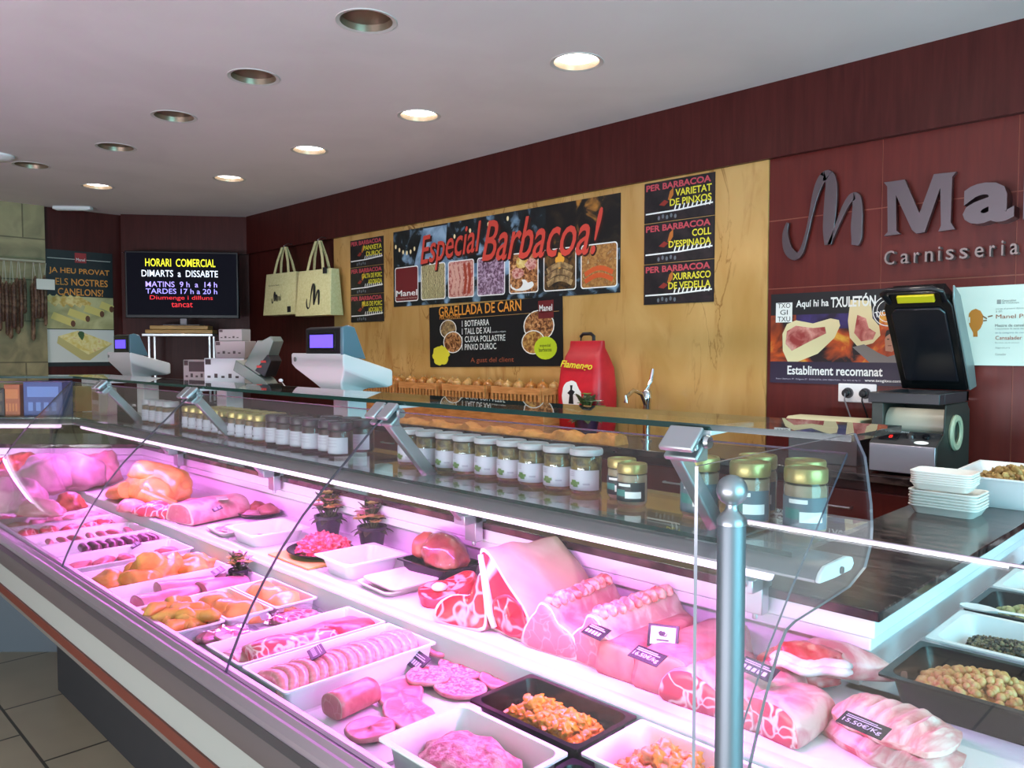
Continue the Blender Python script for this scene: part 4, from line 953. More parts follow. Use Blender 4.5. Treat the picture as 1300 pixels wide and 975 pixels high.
def jar(r, h, lidm, fill, labm, label, group, kind):
    t = empty('jar', label, 'jar', (0, 0, SZ), 0, group)
    zl = h * (.80 if kind != 'paper' else .885)
    MB().lathe([(r * .9, 0.0005), (r, .006), (r, zl * .9), (r * .93, zl), (r * .9, zl + .004)], 22).obj('glass_body', JARG, t)
    MB().lathe([(r * .88, .003), (r * .955, .008), (r * .955, zl * .88), (r * .9, zl * .93), (.001, zl * .94)], 20).obj('contents', fill, t)
    rl = r * (1.0 if kind != 'paper' else 1.05)
    MB().lathe([(rl * .97, zl - .002), (rl, zl + .002), (rl, h - .004), (rl * .96, h), (rl * .86, h), (rl * .84, h - .002), (.001, h - .0015)], 24).obj('lid', lidm, t, ang=30)
    m_ = MB(); mm = [labm]; arc(m_, r + .0006, -150, 0, .010, zl * (.62 if kind == 'paper' else .72), 0)
    if kind == 'paper':
        mm += [GRNP, ink('#a9a3b4')]
        for k, (a, z) in enumerate(((-108, .020), (-100, .026), (-92, .017), (-86, .023))): arc(m_, r + .0012 + .0001 * k, a - 9, a + 12, z, z + .006, 1, 3)
        for k in range(3): arc(m_, r + .0012, -120, -95, .040 + .004 * k, .0418 + .004 * k, 2, 3)
        arc(m_, r + .0012, -62, -38, .022, .026, 2, 3)
    if kind == 'dark':
        mm += [WHT, TEALP]
        arc(m_, r + .0012, -110, -60, zl * .6, zl * .68, 1, 4); arc(m_, r + .0012, -80, -20, zl * .25, zl * .45, 1, 4); arc(m_, r + .0012, -125, -80, zl * .3, zl * .5, 2, 4)
    if kind == 'gold':
        mm += [ink('#3a3442'), ink('#b9b0c0')]
        arc(m_, r + .0012, -110, -90, zl * .58, zl * .72, 1, 3); arc(m_, r + .0012, -85, -40, zl * .3, zl * .36, 2, 3); arc(m_, r + .0012, -105, -85, zl * .27, zl * .34, 1, 3)
    if kind == 'plain':
        mm += [ink('#b9b0c0')]
        for k in range(3): arc(m_, r + .0012, -110, -50, .03 + .009 * k, .033 + .009 * k, 1, 4)
    m_.obj('label_wrap', mm, t)
    return t
def jar_row(proto, pts, labels):
    for i, (p, lb) in enumerate(zip(pts, labels)):
        o = proto if i == 0 else dup(proto, p)
        o.location = p; o['label'] = lb
NUM = ORD
def sp(p): return (p[0], p[1], SZ + 0.0004)
xs = [-1.105 - 0.0775 * i for i in range(9)]
P_ = jar(.0355, .098, LIDW, PICK, PAPER, '', 'white-capped jars of olives on the glass shelf', 'paper')
jar_row(P_, [sp((x, 1.335 - .003 * (i % 3))) for i, x in enumerate(xs)], ['white-capped jar with pale label, %s along from the two small gold-capped jars' % NUM[i] for i in range(9)])
P_ = jar(.031, .084, GOLD, HON, mat('dark_jar_label', '#2b2a2c', .5), '', 'small gold-capped jars at the end of the white-capped row', 'dark')
jar_row(P_, [sp((-0.955, 1.30)), sp((-1.015, 1.345))], ['small gold-capped jar with dark label, its pale contents in full view', 'small gold-capped jar half hidden between its twin and the white-capped row'])
P_ = jar(.0365, .112, GOLD, HON, mat('teal_jar_label', '#5d6f78', .5), '', 'tall gold-capped jars behind the acrylic panel', 'dark')
jar_row(P_, [sp((-.598, 1.315)), sp((-.70, 1.31)), sp((-.80, 1.305)), sp((-.64, 1.405)), sp((-.735, 1.405))], ['tall gold-capped jar behind the acrylic panel, front row, next to the shelf end', 'tall gold-capped jar behind the acrylic panel, middle of the front row', 'tall gold-capped jar behind the acrylic panel, front row, beside the steel ball', 'tall gold-capped jar in the back row behind the acrylic panel, by the shelf end', 'tall gold-capped jar in the back row behind the acrylic panel, by the bracket'])
pts = [sp((-2.005, 1.285)), sp((-2.085, 1.30)), sp((-2.165, 1.29)), sp((-2.245, 1.295)), sp((-2.325, 1.29)), sp((-2.405, 1.295)), sp((-2.04, 1.385)), sp((-2.13, 1.40)), sp((-2.22, 1.39))]
P_ = jar(.037, .10, LIDD, DKJ, PAPER, '', 'dark-capped jars between the two brackets', 'plain')
jar_row(P_, pts, ['dark-capped jar with white label, front row, %s from the white-capped jars' % NUM[i] if i < 6 else 'dark-capped jar with white label, back row, %s from the white-capped jars' % NUM[i - 6] for i in range(9)])
pts = [sp((-2.50 - .066 * i, 1.29 + .004 * (i % 2))) for i in range(10)] + [sp((-2.54 - .066 * i, 1.37)) for i in range(8)]
P_ = jar(.031, .092, GOLD, AMB, PAPER, '', 'gold-capped jars in the long double row', 'gold')
jar_row(P_, pts, [('gold-capped amber jar in the front of the double row, %s after the dark-capped jars' % NUM[i]) if i < 10 else ('gold-capped amber jar in the back of the double row, %s from the dark-capped jars' % NUM[i - 10]) for i in range(18)])
pts = [sp((-3.30 - .075 * i, 1.30)) for i in range(4)]
P_ = jar(.033, .10, LIDW, AMB, PAPER, '', 'pale jars by the far bracket', 'plain')
jar_row(P_, pts, ['pale-capped amber jar by the far bracket, %s after the gold-capped rows' % NUM[i] for i in range(4)])
# cartons at the far, angled end of the jar shelf
def carton(u, v, w_, d_, h_, c, c2, label):
    n = Vector((-_s, _s, 0)); ang_ = R(45) if u < 80 else 0.0
    p = at_plane(u, v - 12, (*st_bend(1.27), 0), n) if u < 80 else at_y(u, v - 12, 1.30)
    t = empty('carton', label, 'carton', (p.x, p.y, SZ + .0004), ang_, 'cartons at the far end of the jar shelf')
    MB().box(-w_ / 2, w_ / 2, -d_ / 2, d_ / 2, 0, h_).obj('box', mat('carton_' + c.strip('#'), c, .45), t, bevel=.002)
    m_ = MB(); m_.box(-w_ * .4, w_ * .4, -d_ / 2 - .0008, -d_ / 2, h_ * .55, h_ * .85)
    for k in range(4): m_.box(-w_ * .38 + w_ * .2 * k, -w_ * .26 + w_ * .2 * k, -d_ / 2 - .0008, -d_ / 2, h_ * .15, h_ * .4)
    m_.obj('print', mat('carton_print_' + c2.strip('#'), c2, .45), t, smooth=False)
carton(3, 533, .085, .10, .13, '#2a201e', '#5a4a3a', 'dark brown carton at the left edge of the jar shelf')
carton(23, 533, .075, .09, .15, '#b0562c', '#d0763c', 'orange carton between the dark carton and the wide blue one')
carton(62, 533, .185, .09, .165, '#3a4a8a', '#6a86c8', 'wide blue carton on the jar shelf near the stone wall')
carton(105, 541, .10, .09, .125, '#a58a3c', '#6a5a2c', 'mustard yellow carton right of the wide blue one')
carton(133, 545, .11, .08, .13, '#b09a94', '#8a5a4a', 'pinkish grey carton right of the mustard one')

# ------------------------------------------------------------------ black ledge with scales, cartons and a machine
LZ = 1.372
lx0, lx1 = -6.2, at_y(474, 502, 1.80).x
t = empty('black_ledge', 'long thin black ledge behind the top glass carrying the scales', 'shelf', (0, 0, 0))
MB().box(lx0, lx1, 1.70, 1.96, LZ - .014, LZ).obj('board', BLACKP, t, bevel=.002)
for x in (-6.0, -4.95, -3.85, -2.76):
    MB().box(x - .055, x + .055, 1.77, 1.86, GZ1 + .0005, LZ - .014).obj('support_post', PLAST, t, bevel=.004)
def scale(dx, label, first=None):
    if first: return dup(first, (dx, 0, LZ), 0, label)
    t = empty('shop_scale', label, 'scale', (dx, 0, LZ), 0, 'customer-display scales on the black ledge')
    xl, xr_ = -.20, .20; y0, y1 = 1.735, 1.97
    def rc(xa, xb, ya, yb, za, zb): return [(xb, yb, zb), (xa, yb, zb), (xa, ya, za), (xb, ya, za)]
    m_ = MB().loops([rc(xl, xr_, y0, y1, .165, .095), rc(xl - .003, xr_ + .003, y0 - .003, y1 + .003, .155, .085), rc(xl, xr_ + .003, y0 - .003, y1 + .003, .118, .03), rc(xl + .02, xr_, y0 + .002, y1 - .02, .10, .022), rc(xl + .13, xr_ - .05, y0 + .02, y1 - .08, .045, .018), rc(xl + .19, xr_ - .06, y0 + .03, y1 - .10, .012, .012), rc(xl + .19, xr_ - .06, y0 + .03, y1 - .10, .0004, .0004)], 0, None, 0, 0)
    m_.obj('body', mat('scale_white', '#ded9da', .4), t, bevel=.006, seg=3)
    m_ = MB(); m_.loops([[(x, y, z) for y, z in ((y0 + .0, .155), (y0 + .0, .265), (y0 + .02, .272), (y0 + .045, .268), (y0 + .10, .15))] for x in (xl + .115, xr_ - .02)], 0, None, 0, 0)
    m_.obj('display_housing', BLACKP, t, bevel=.004)
    m_ = MB(); m_.loops([[(x, y, z) for y, z in ((y0 - .002, .15), (y0 - .002, .268), (y0 + .025, .276), (y0 + .055, .268), (y0 + .108, .14))] for x in (xr_ - .02, xr_)], 0, None, 0, 0)
    m_.obj('housing_cheek', mat('reflection_tinted_cheek', '#55727e', .35), t, bevel=.004)  # bluish reflection on this side is put into its colour
    fr = MB().box(xl + .14, xr_ - .055, y0 - .003, y0, .175, .248).obj('bezel', mat('dark_bezel', '#0e0c12', .25), t, bevel=.001)
    MB().box(xl + .155, xr_ - .07, y0 - .0045, y0 - .003, .186, .239).obj('screen', mat('lit_violet_display', '#6a56ff', .3, emit=(0.16, 0.09, 1.0), estr=0.9), fr, smooth=False)
    MB().box(xl + .02, xr_ - .02, y0 + .115, y1 - .02, .098, .1015).obj('keypad', GREYP, t, rot=(0, 0, 0), bevel=.001)
    MB().lathe([(.008, 0), (.010, .002), (.010, .004), (.001, .004)], 14, T=xf((xl + .035, y0 - .003, .137), (R(90), 0, 0))).obj('lock', GREYP, t)
    return t
s1 = scale(-2.882, 'white and black scale with violet display, beside the marble wall')
s1.children[0].name = 'body'
scale(-5.20, 'white and black scale with dim display, below the canelons poster', s1)
def show_box(u, w_, d_, z0, h_, y, label, grey, dark=True):
    p = at_y(u, 490, y)
    t = empty('display_carton', label, 'carton', (p.x, y, z0), R(26), 'pale display cartons on the black ledge')
    MB().box(-w_ / 2, w_ / 2, -d_ / 2, d_ / 2, 0, h_).obj('box', mat('carton_grey', '#a89a98', .5) if grey else mat('carton_white', '#dcd9dc', .5), t, bevel=.002)
    m_ = MB(); yf = -d_ / 2 - .0008
    if grey == 2: m_.box(-w_ * .3, w_ * .28, yf, yf + .0008, h_ * .5, h_ * .92)
    for k in range(5): m_.box(-w_ * .42 + w_ * .175 * k, -w_ * .34 + w_ * .175 * k, yf, yf + .0008, h_ * .26, h_ * (.42 if k % 2 else .34))
    m_.box(-w_ * .47, -w_ * .33, yf, yf + .0008, h_ * .76, h_ * .96)
    m_.obj('print', mat('carton_dark_print', '#4a3c3c', .5), t, smooth=False)
    if not grey or grey == 1: put_text(m_, '.', 0, .001, 0, .001, 0) if False else None
    return t
z_ = LZ + .0004
show_box(257, .185, .07, z_, .125, 1.79, 'grey display carton with a dark picture, beside the taller white one', 2)
show_box(294, .245, .11, z_, .135, 1.83, 'white display carton under two smaller greyish ones', 0)
show_box(300, .18, .09, z_ + .1356, .085, 1.835, 'greyish display carton lying on the white one', 1)
show_box(299, .14, .07, z_ + .2210, .06, 1.838, 'small greyish display carton on top of the carton pile', 1)
p = at_y(338, 490, 1.86)
t = empty('counter_machine', 'grey tilted machine with red buttons beside the pale cartons', 'machine', (p.x, 1.83, z_), R(28)); t.scale = (.8, .8, .78)
MB().prism([(-.15, .10), (-.13, .165), (.06, .05), (.10, .0), (.02, .0)], -.06, .06, T=Matrix(((1, 0, 0, 0), (0, 0, 1, 0), (0, 1, 0, 0), (0, 0, 0, 1)))).obj('sloping_base', GREYP, t, bevel=.004)
MB().prism([(-.075, .135), (.02, .285), (.045, .28), (.11, .31), (.13, .28), (.05, .09), (.03, .07)], -.055, .055, T=Matrix(((1, 0, 0, 0), (0, 0, 1, 0), (0, 1, 0, 0), (0, 0, 0, 1)))).obj('tilted_chute', GREYP, t, bevel=.004)
MB().prism([(.0, .10), (.09, .20), (.115, .16), (.07, .06)], -.058, .058, T=Matrix(((1, 0, 0, 0), (0, 0, 1, 0), (0, 1, 0, 0), (0, 0, 0, 1)))).obj('control_block', DARKP, t, bevel=.004)
for dx, dz in ((.035, .125), (.065, .155)):
    MB().box(dx - .018, dx + .018, -.063, -.058, dz - .007, dz + .007, T=xf((0, 0, 0), (0, 0, 0))).obj('red_button', ink('#c23a34'), t, bevel=.002)
MB().box(-.05, .12, -.05, .05, 0, .02).obj('foot_plate', BLACKP, t, bevel=.003)
p = at_y(385, 494, 1.76)
o = MB().tube([(-.10, 0, .04), (-.06, 0, .012), (0, .0, .004), (.05, 0, .012), (.12, -.01, .01)], .0025, 6).obj('wire', STEEL)
t = empty('wire_holder', 'thin bent wire with a white tip on the ledge left of the scale', 'wire', (p.x, 1.712, z_)); o.parent = t
MB().blob((-.105, 0, .036), (.014, .008, .008), 1, 0, 1, 2, 1).obj('white_tip', PLAST, t)

# ------------------------------------------------------------------ things along the far wall counter
CT_ = 1.0704
CRATE = mat('crate_wood', '#cc8a50', .6, c2='#b5743c', sc=12, stretch=(1, 1, 6))
PLK = CT_ + .1204
o = MB().box(-4.86, -3.0, 3.25, 3.565, CT_, CT_ + .12).obj('wooden_plank', CRATE, None, bevel=.004); tag(o, 'thick wooden plank under the onion crates on the wall counter', 'plank')
def crate(x, label, first=None):
    if first: return dup(first, (x, 3.40, PLK), 0, label)
    t = empty('slatted_crate', label, 'crate', (x, 3.40, PLK), 0, 'slatted wooden crates of onions on the wall counter')
    w_, d_, h_ = .40, .27, .14
    m_ = MB(); m_.box(-w_ / 2, w_ / 2, -d_ / 2, d_ / 2, 0, .012); m_.obj('base', CRATE, t, bevel=.002)
    for sy in (-1, 1):
        m_ = MB(); y = sy * d_ / 2
        m_.box(-w_ / 2, w_ / 2, y - .007, y + .007, .0, .045); m_.box(-w_ / 2, w_ / 2, y - .007, y + .007, h_ - .04, h_)
        for k in range(13): xx = -w_ / 2 + .008 + (w_ - .016) * k / 12; m_.box(xx - .007, xx + .007, y - .006, y + .006, .04, h_ - .035)
        m_.obj('side_panel', CRATE, t, smooth=False)
    for sx in (-1, 1):
        m_ = MB(); x_ = sx * (w_ / 2)
        m_.box(x_ - .007, x_ + .007, -d_ / 2 + .008, d_ / 2 - .008, .013, .045); m_.box(x_ - .007, x_ + .007, -d_ / 2 + .008, d_ / 2 - .008, h_ - .04, h_)
        for k in range(8): yy = -d_ / 2 + .02 + (d_ - .04) * k / 7; m_.box(x_ - .006, x_ + .006, yy - .007, yy + .007, .04, h_ - .035)
        m_.obj('end_panel', CRATE, t, smooth=False)
    MB().box(-w_ / 2 + .02, w_ / 2 - .02, -d_ / 2 + .02, d_ / 2 - .02, .07, .10).obj('paper_lining', mat('brown_paper', '#8a6a44', .8), t, bevel=.004)
    return t
cx = [-4.62, -4.16, -3.70, -3.24]
nm = ['behind the scale', 'below the menu board, next to the scale', 'below the middle of the menu board', 'beside the red sack']
c0 = crate(cx[0], 'slatted crate of onions %s' % nm[0])
for x, n_ in zip(cx[1:], nm[1:]): crate(x, 'slatted crate of onions %s' % n_, c0)
ONI = [mat('onion_skin', '#b87838', .3, c2='#9c5c28', sc=6, stretch=(6, 6, 1)), mat('onion_skin_pale', '#c99c60', .3, c2='#b07c42', sc=6, stretch=(6, 6, 1))]
rnd = random.Random(3)
def onion(m_):
    t = empty('onion', '', 'onion', (0, 0, 0), 0, 'onions heaped in the slatted crates')
    MB().lathe([(.003, .0), (.02, .004), (.034, .018), (.038, .034), (.033, .052), (.018, .064), (.007, .070), (.004, .075), (.001, .076)], 16).obj('bulb', m_, t)
    MB().lathe([(.004, .068), (.003, .078), (.004, .083), (.001, .084)], 8).obj('dry_stem', mat('onion_stem', '#a58a5c', .8), t)
    return t
protos = [onion(ONI[0]), onion(ONI[1])]; used = [0, 0]
for x, n_ in zip(cx, nm):
    for i in range(8):
        p = (x - .145 + .097 * (i % 4), 3.345 + .10 * (i // 4), PLK + .1005)
        k = rnd.choice((0, 1)); o = protos[k] if not used[k] else dup(protos[k], p, rnd.uniform(0, 6)); used[k] = 1
        o.location = p; o['label'] = 'brown onion in the crate %s' % n_
# orange cloth along the counter edge
CLOTH = mat('orange_cloth', '#e0964a', .85, c2='#cf843a', sc=30, bump=.2, bsc=40)
m_ = MB(); ls = []
N_ = 60
for i in range(N_ + 1):
    x = -4.70 + (2.30) * i / N_; hgt = .022 + .012 * math.sin(i * .9) + .010 * math.sin(i * 2.3 + 1) + (.03 * max(0, (i - 46) / 14) ** .5 if i > 46 else 0)
    y0 = 3.13 + .012 * math.sin(i * .7); ls.append([(x, y0, CT_), (x, y0 + .004, CT_ + hgt), (x, y0 + .05, CT_ + hgt + .008 * math.sin(i * 1.7)), (x, y0 + .10, CT_ + hgt * .8), (x, y0 + .115, CT_)])
m_.loops(ls, 0, None, 0, 0)
tag(m_.obj('cloth', CLOTH, ang=80), 'long orange cloth lying along the edge of the wall counter', 'cloth')
# red sack with a handle
t = empty('red_sack', 'bright red sack with black handle standing against the marble wall', 'sack', (-2.86, 3.46, CT_), R(-4))
SACK = mat('red_sack_paper', '#cf2230', .4, c2='#b81a2a', sc=5, bump=.25, bsc=9)
m_ = MB().loops([rr(.30, .15, .03, 4, 0), rr(.33, .18, .05, 4, .05), rr(.335, .19, .05, 4, .24), rr(.31, .16, .04, 4, .38), rr(.27, .10, .03, 4, .45), rr(.25, .045, .015, 4, .49), rr(.25, .03, .01, 4, .53)], 0, None, 0, 0)
m_.obj('sack_body', SACK, t, bevel=.004)
MB().tube([(-.05, 0, .52), (-.05, 0, .555), (-.03, 0, .57), (.03, 0, .57), (.05, 0, .555), (.05, 0, .52)], .010, 8).obj('handle', BLACKP, t)
m_ = MB(); put_text(m_, 'Flamengo', -.125, .125, -.022, .03, 0, 0, .02, .2, 0, R(-3), T=xf((0, -.0905, .385), (R(78), 0, 0))); m_.obj('lettering', YEL, t, smooth=False)
m_ = MB(); disc(m_, 0, 0, .075, .085, 0, 0, 24, xf((-.03, -.098, .22), (R(90), 0, 0)), .12, 2); m_.obj('white_badge', WHT, t, smooth=False)
m_ = MB(); poly(m_, [(-.02, -.05), (.02, -.05), (.015, 0), (.03, .02), (.008, .03), (.012, .055), (-.008, .055), (-.005, .03), (-.03, .01), (-.012, 0)], 0, 0, xf((-.03, -.0988, .225), (R(90), 0, 0))); m_.obj('badge_figure', BLKI, t, smooth=False)
# potted plant in front of the sack
LEAF = mat('dark_green_leaf', '#3f5a2c', .5, c2='#5d7a3c', sc=30); LEAFD = mat('dusky_leaf', '#39402c', .5, c2='#55603c', sc=30)
def leaf(mb, base, ang, ln, w_, lift, m, droop=.3):
    pts = []; c, s_ = math.cos(ang), math.sin(ang)
    for k, (f, ww) in enumerate(((0, .12), (.25, .8), (.55, 1), (.85, .55), (1, .02))):
        r_ = ln * f; z = lift * f - droop * ln * f * f; hw = w_ * ww / 2
        pts.append(((base[0] + r_ * c - hw * s_, base[1] + r_ * s_ + hw * c, base[2] + z + .002), (base[0] + r_ * c, base[1] + r_ * s_, base[2] + z), (base[0] + r_ * c + hw * s_, base[1] + r_ * s_ - hw * c, base[2] + z + .002)))
    mb.loops([list(p) for p in pts], m, closed=False)
def pot_plant(loc, label, potm, fl, s, seed, group=None, rows=3):
    t = empty('potted_plant', label, 'plant', loc, 0, group); rnd = random.Random(seed)
    MB().lathe([(.022 * s, 0), (.030 * s, .045 * s), (.032 * s, .046 * s), (.032 * s, .052 * s), (.028 * s, .052 * s), (.026 * s, .044 * s), (.001, .044 * s)], 18).obj('pot', potm, t)
    m_ = MB()
    for r_ in range(rows):
        for k in range(8):
            a = k * .785 + r_ * .4 + rnd.uniform(-.2, .2); leaf(m_, (0, 0, .045 * s + .010 * s * r_), a, (.046 - .008 * r_) * s, .020 * s, (.014 + .020 * r_) * s, 0, .5)
    m_.obj('foliage', LEAFD if fl else LEAF, t, ang=80)
    if fl:
        m_ = MB()
        for k in range(26):
            a = rnd.uniform(0, 6.28); r_ = rnd.uniform(0, .036) * s; z = (.088 - r_ / s * .5 + rnd.uniform(-.012, .016)) * s
            m_.tube([(r_ * .5 * math.cos(a), r_ * .5 * math.sin(a), .05 * s), (r_ * math.cos(a), r_ * math.sin(a), z)], .0012 * s, 5, 1)
            for q in range(5): leaf(m_, (r_ * math.cos(a), r_ * math.sin(a), z), q * 1.257 + k, .014 * s, .012 * s, .006 * s, 2 if k % 3 else 0, .2)
        m_.obj('flowers', [fl[0], LEAFD, fl[1]], t, ang=80)
    return t
pot_plant((-2.74, 3.31, CT_), 'green plant in a purple pot in front of the red sack', mat('purple_pot', '#3a2140', .4), (mat('white_petal', '#e0e0d4', .6), mat('green_petal', '#7a9a4c', .6)), 2.3, 5)
# mixer tap
t = empty('mixer_tap', 'chrome mixer tap standing on the wall counter right of the red sack', 'tap', (-2.42, 3.42, CT_))
MB().lathe([(.028, 0), (.028, .008), (.020, .012), (.020, .20), (.024, .21), (.024, .26), (.016, .27), (.001, .272)], 20).obj('column', CHROME, t)
MB().tube([(0, 0, .17), (0, -.05, .25), (0, -.12, .27), (0, -.18, .24), (0, -.185, .21)], .011, 10).obj('spout', CHROME, t)
MB().tube([(0, 0, .265), (.01, .02, .32), (.015, .03, .38)], [.012, .010, .007], 8).obj('lever', CHROME, t)
# film dispenser
p0 = at_y(1005, 531, 3.32); p1 = at_y(1098, 541, 3.32)
t = empty('film_dispenser', 'long cream-topped film dispenser in front of the steak poster', 'dispenser', ((p0.x + p1.x) / 2, 3.34, CT_))
w_ = p1.x - p0.x; hz = p0.z - CT_
MB().box(-w_ / 2 + .01, w_ / 2 - .01, -.07, .07, 0, hz - .022).obj('dispenser_body', mat('grey_film_box', '#6d6668', .5), t, bevel=.004)
MB().loops([[(x, y, z) for y, z in ((-.085, hz - .021), (-.085, hz), (-.06, hz + .014), (.06, hz + .014), (.085, hz - .021))] for x in (-w_ / 2, w_ / 2)], 0, None, 0, 0).obj('lid', mat('cream_plastic', '#cfc7a4', .45), t, bevel=.004)
MB().tube([(-w_ * .46, -.078, hz - .045), (w_ * .46, -.078, hz - .045)], .012, 12).obj('film_roll', FILM, t)

# tray sealing machine with its lid open
SM = empty('tray_sealer', 'black and steel tray sealing machine with its lid standing open', 'sealing machine', (-1.06, 3.15, CT_))
YZ = Matrix(((0, 0, 1, 0), (1, 0, 0, 0), (0, 1, 0, 0), (0, 0, 0, 1)))      # (y, z) profiles carried along x
PANEL = mat('sealer_steel_front', '#b7adb8', .3, .55); SIDE = mat('sealer_grey_side', '#3c403c', .4, .4)
for sx in (-1, 1):
    MB().prism([(0, .012), (0, .118), (.085, .165), (.10, .27), (.36, .27), (.40, .24), (.40, .012)], sx * .119 - .003, sx * .119 + .003, T=YZ).obj('side_plate', SIDE, SM, bevel=.002)
MB().box(-.118, .118, -.004, .004, .012, .118).obj('front_plate', PANEL, SM, bevel=.002)
MB().box(-.116, .116, .004, .39, .008, .03).obj('base_plate', BLACKP, SM, bevel=.002)
MB().box(-.116, .116, .37, .395, .03, .27).obj('back_plate', SIDE, SM, bevel=.002)
cpn = MB().prism([(.0, .116), (.085, .163), (.085, .155), (.004, .108)], -.116, .116, T=YZ).obj('control_panel', mat('sealer_control_panel', '#4a4648', .35, .3), SM, bevel=.001)
a_ = math.atan2(.047, .085); T_ = xf((0, .0, .1165), (a_, 0, 0))
MB().box(-.095, -.025, .03, .07, .0, .004, T=T_).obj('display_window', BLACKP, cpn, bevel=.001)
m_ = MB(); put_text(m_, '8', -.062, -.048, .04, .06, .0045, 0, .01, T=T_); m_.obj('digit', ink('#e02a24', 1.5), cpn, smooth=False)
m_ = MB(); put_text(m_, 'mondini', -.085, .0, .083, .096, .0015, 0, .01, T=T_); m_.obj('lettering', WHT, cpn, smooth=False)
for x_ in (.015, .07): MB().lathe([(.013, 0), (.012, .012), (.001, .013)], 16, T=T_ @ xf((x_, .06, 0))).obj('knob', BLACKP if x_ > .03 else STEEL, cpn)
m_ = MB(); disc(m_, .062, .024, .026, .012, .002, 0, 20, T_); m_.obj('oval_badge', WHT, cpn, smooth=False)
MB().tube([(-.112, .20, .185), (.112, .20, .185)], .062, 26).obj('film_roll', mat('film_roll', '#b9b3a4', .25), SM)
m_ = MB().lathe([(.045, 0), (.068, 0), (.07, .006), (.066, .014), (.047, .014), (.044, .006)], 28, cap=False, T=xf((.1225, .20, .16), (0, R(90), 0))); m_.obj('roll_flange', mat('pale_flange', '#b5b69a', .4), SM)
dk = MB(); dk.box(-.128, .128, .0, .06, .275, .315); dk.box(-.128, -.09, .06, .36, .275, .315); dk.box(.09, .128, .06, .36, .275, .315); dk.box(-.128, .128, .33, .36, .275, .315)
dk.obj('tray_frame', DARKP, SM, bevel=.003)
MB().box(-.118, -.075, .012, .03, .165, .275).obj('post', SIDE, SM, bevel=.002)
for sx in (-1, 1): MB().lathe([(.012, -.016), (.012, .016)], 14, T=xf((sx * .105, .375, .33), (0, R(90), 0))).obj('hinge', STEEL, SM)
L0 = xf((0, .385, .335), (R(34), 0, 0), (1, 1, 1.2))
lid = MB(); lid.loops([[(x, y, z) for x, z in ((-.125, .0), (.125, .0), (.125, .33), (.095, .385), (-.095, .385), (-.125, .33))] for y in (-.035, .03)], 0, L0, 0, 0)
lo_ = lid.obj('lid', mat('sealer_lid_black', '#141416', .25), SM, bevel=.005)
MB().loops([[(x, y, z) for x, z in ((-.10, .04), (.10, .04), (.10, .31), (.08, .33), (-.08, .33), (-.10, .31))] for y in (-.045, -.034)], 0, L0, 0, 0).obj('sealing_plate', mat('sealing_plate', '#1d1c22', .2), lo_, bevel=.006)
MB().loops([[(.126, y, z) for y, z in ((-.03, .0), (.045, -.03), (.062, .05), (.045, .33), (.0, .39), (-.03, .35))], [(.134, y, z) for y, z in ((-.03, .0), (.045, -.03), (.062, .05), (.045, .33), (.0, .39), (-.03, .35))]], 0, L0, 0, 0).obj('side_cover', mat('grey_side_cover', '#7f8a8a', .35, .3), lo_, bevel=.003)
MB().tube([tuple(L0 @ Vector(q)) for q in ((-.10, -.03, .35), (-.105, -.065, .40), (-.08, -.07, .415), (.08, -.07, .415), (.105, -.065, .40), (.10, -.03, .35))], .011, 10).obj('lid_handle', BLACKP, lo_)
MB().box(-.065, .07, -.047, -.034, .352, .378, T=L0).obj('yellow_strip', ink('#d8c81e'), lo_, bevel=.003)

# ------------------------------------------------------------------ foam trays and the tub of cracklings on the granite arm
GT = GZ1 + .0004
FOAM = mat('white_foam', '#ece3dc', .6)
def foam_tray(w_, d_, h_, name, label, group, loc, rz):
    m_ = MB(); r_ = .022
    m_.loops([rr(w_ * .84, d_ * .80, r_ * .8, 4, 0), rr(w_ * .965, d_ * .955, r_, 4, h_ - .005), rr(w_, d_, r_, 4, h_ - .003), rr(w_, d_, r_, 4, h_), rr(w_ * .95, d_ * .94, r_, 4, h_), rr(w_ * .81, d_ * .76, r_ * .8, 4, .003)], 0, None, 0, 0)
    o = m_.obj(name, FOAM, None, loc, (0, 0, rz), ang=50); tag(o, label, 'tray', group); return o
def stack(n, w_, d_, h_, step, loc, rz, what, group):
    o0 = None
    for i in range(n):
        lb = 'white foam tray, %s from the bottom of the %s' % (ORD[i], what)
        if i == n - 1: lb = 'white foam tray on top of the %s' % what
        p = (loc[0] + rnd.uniform(-.001, .001), loc[1] + rnd.uniform(-.001, .001), loc[2] + step * i)
        if o0 is None: o0 = foam_tray(w_, d_, h_, 'foam_tray', lb, group, p, rz)
        else: dup(o0, p, rz, lb, group)
stack(6, .185, .14, .026, .0085, (-.715, 2.515, GT), 0, 'wider lower foam pile', 'foam trays in the lower pile')
stack(6, .165, .12, .022, .0065, (-.725, 2.515, GT + .0085 * 5 + .0265), R(2), 'smaller upper foam pile', 'foam trays in the upper pile')
def gn_mesh(w_, d_, h_, lip=.012, fl=.90, r_=.022):
    m_ = MB(); iw, idp = w_ - 2 * lip, d_ - 2 * lip
    m_.loops([rr(iw * fl, idp * fl, r_, 5, 0), rr(iw + .002, idp + .002, r_, 5, h_ - .004), rr(w_, d_, .006, 5, h_ - .004), rr(w_, d_, .006, 5, h_), rr(iw, idp, r_, 5, h_), rr(iw * .985, idp * .98, r_, 5, h_ - .006), rr(iw * fl * .97, idp * fl * .97, r_ * .9, 5, .004)], 0, None, 0, 0)
    return m_
t = gn_mesh(.27, .43, .095, .010, .80, .03).obj('white_tub', PLAST, None, (-.635, 2.865, GT), (0, 0, R(2)), ang=50)
tag(t, 'white flared tub of cracklings on the granite behind the foam trays', 'tub')
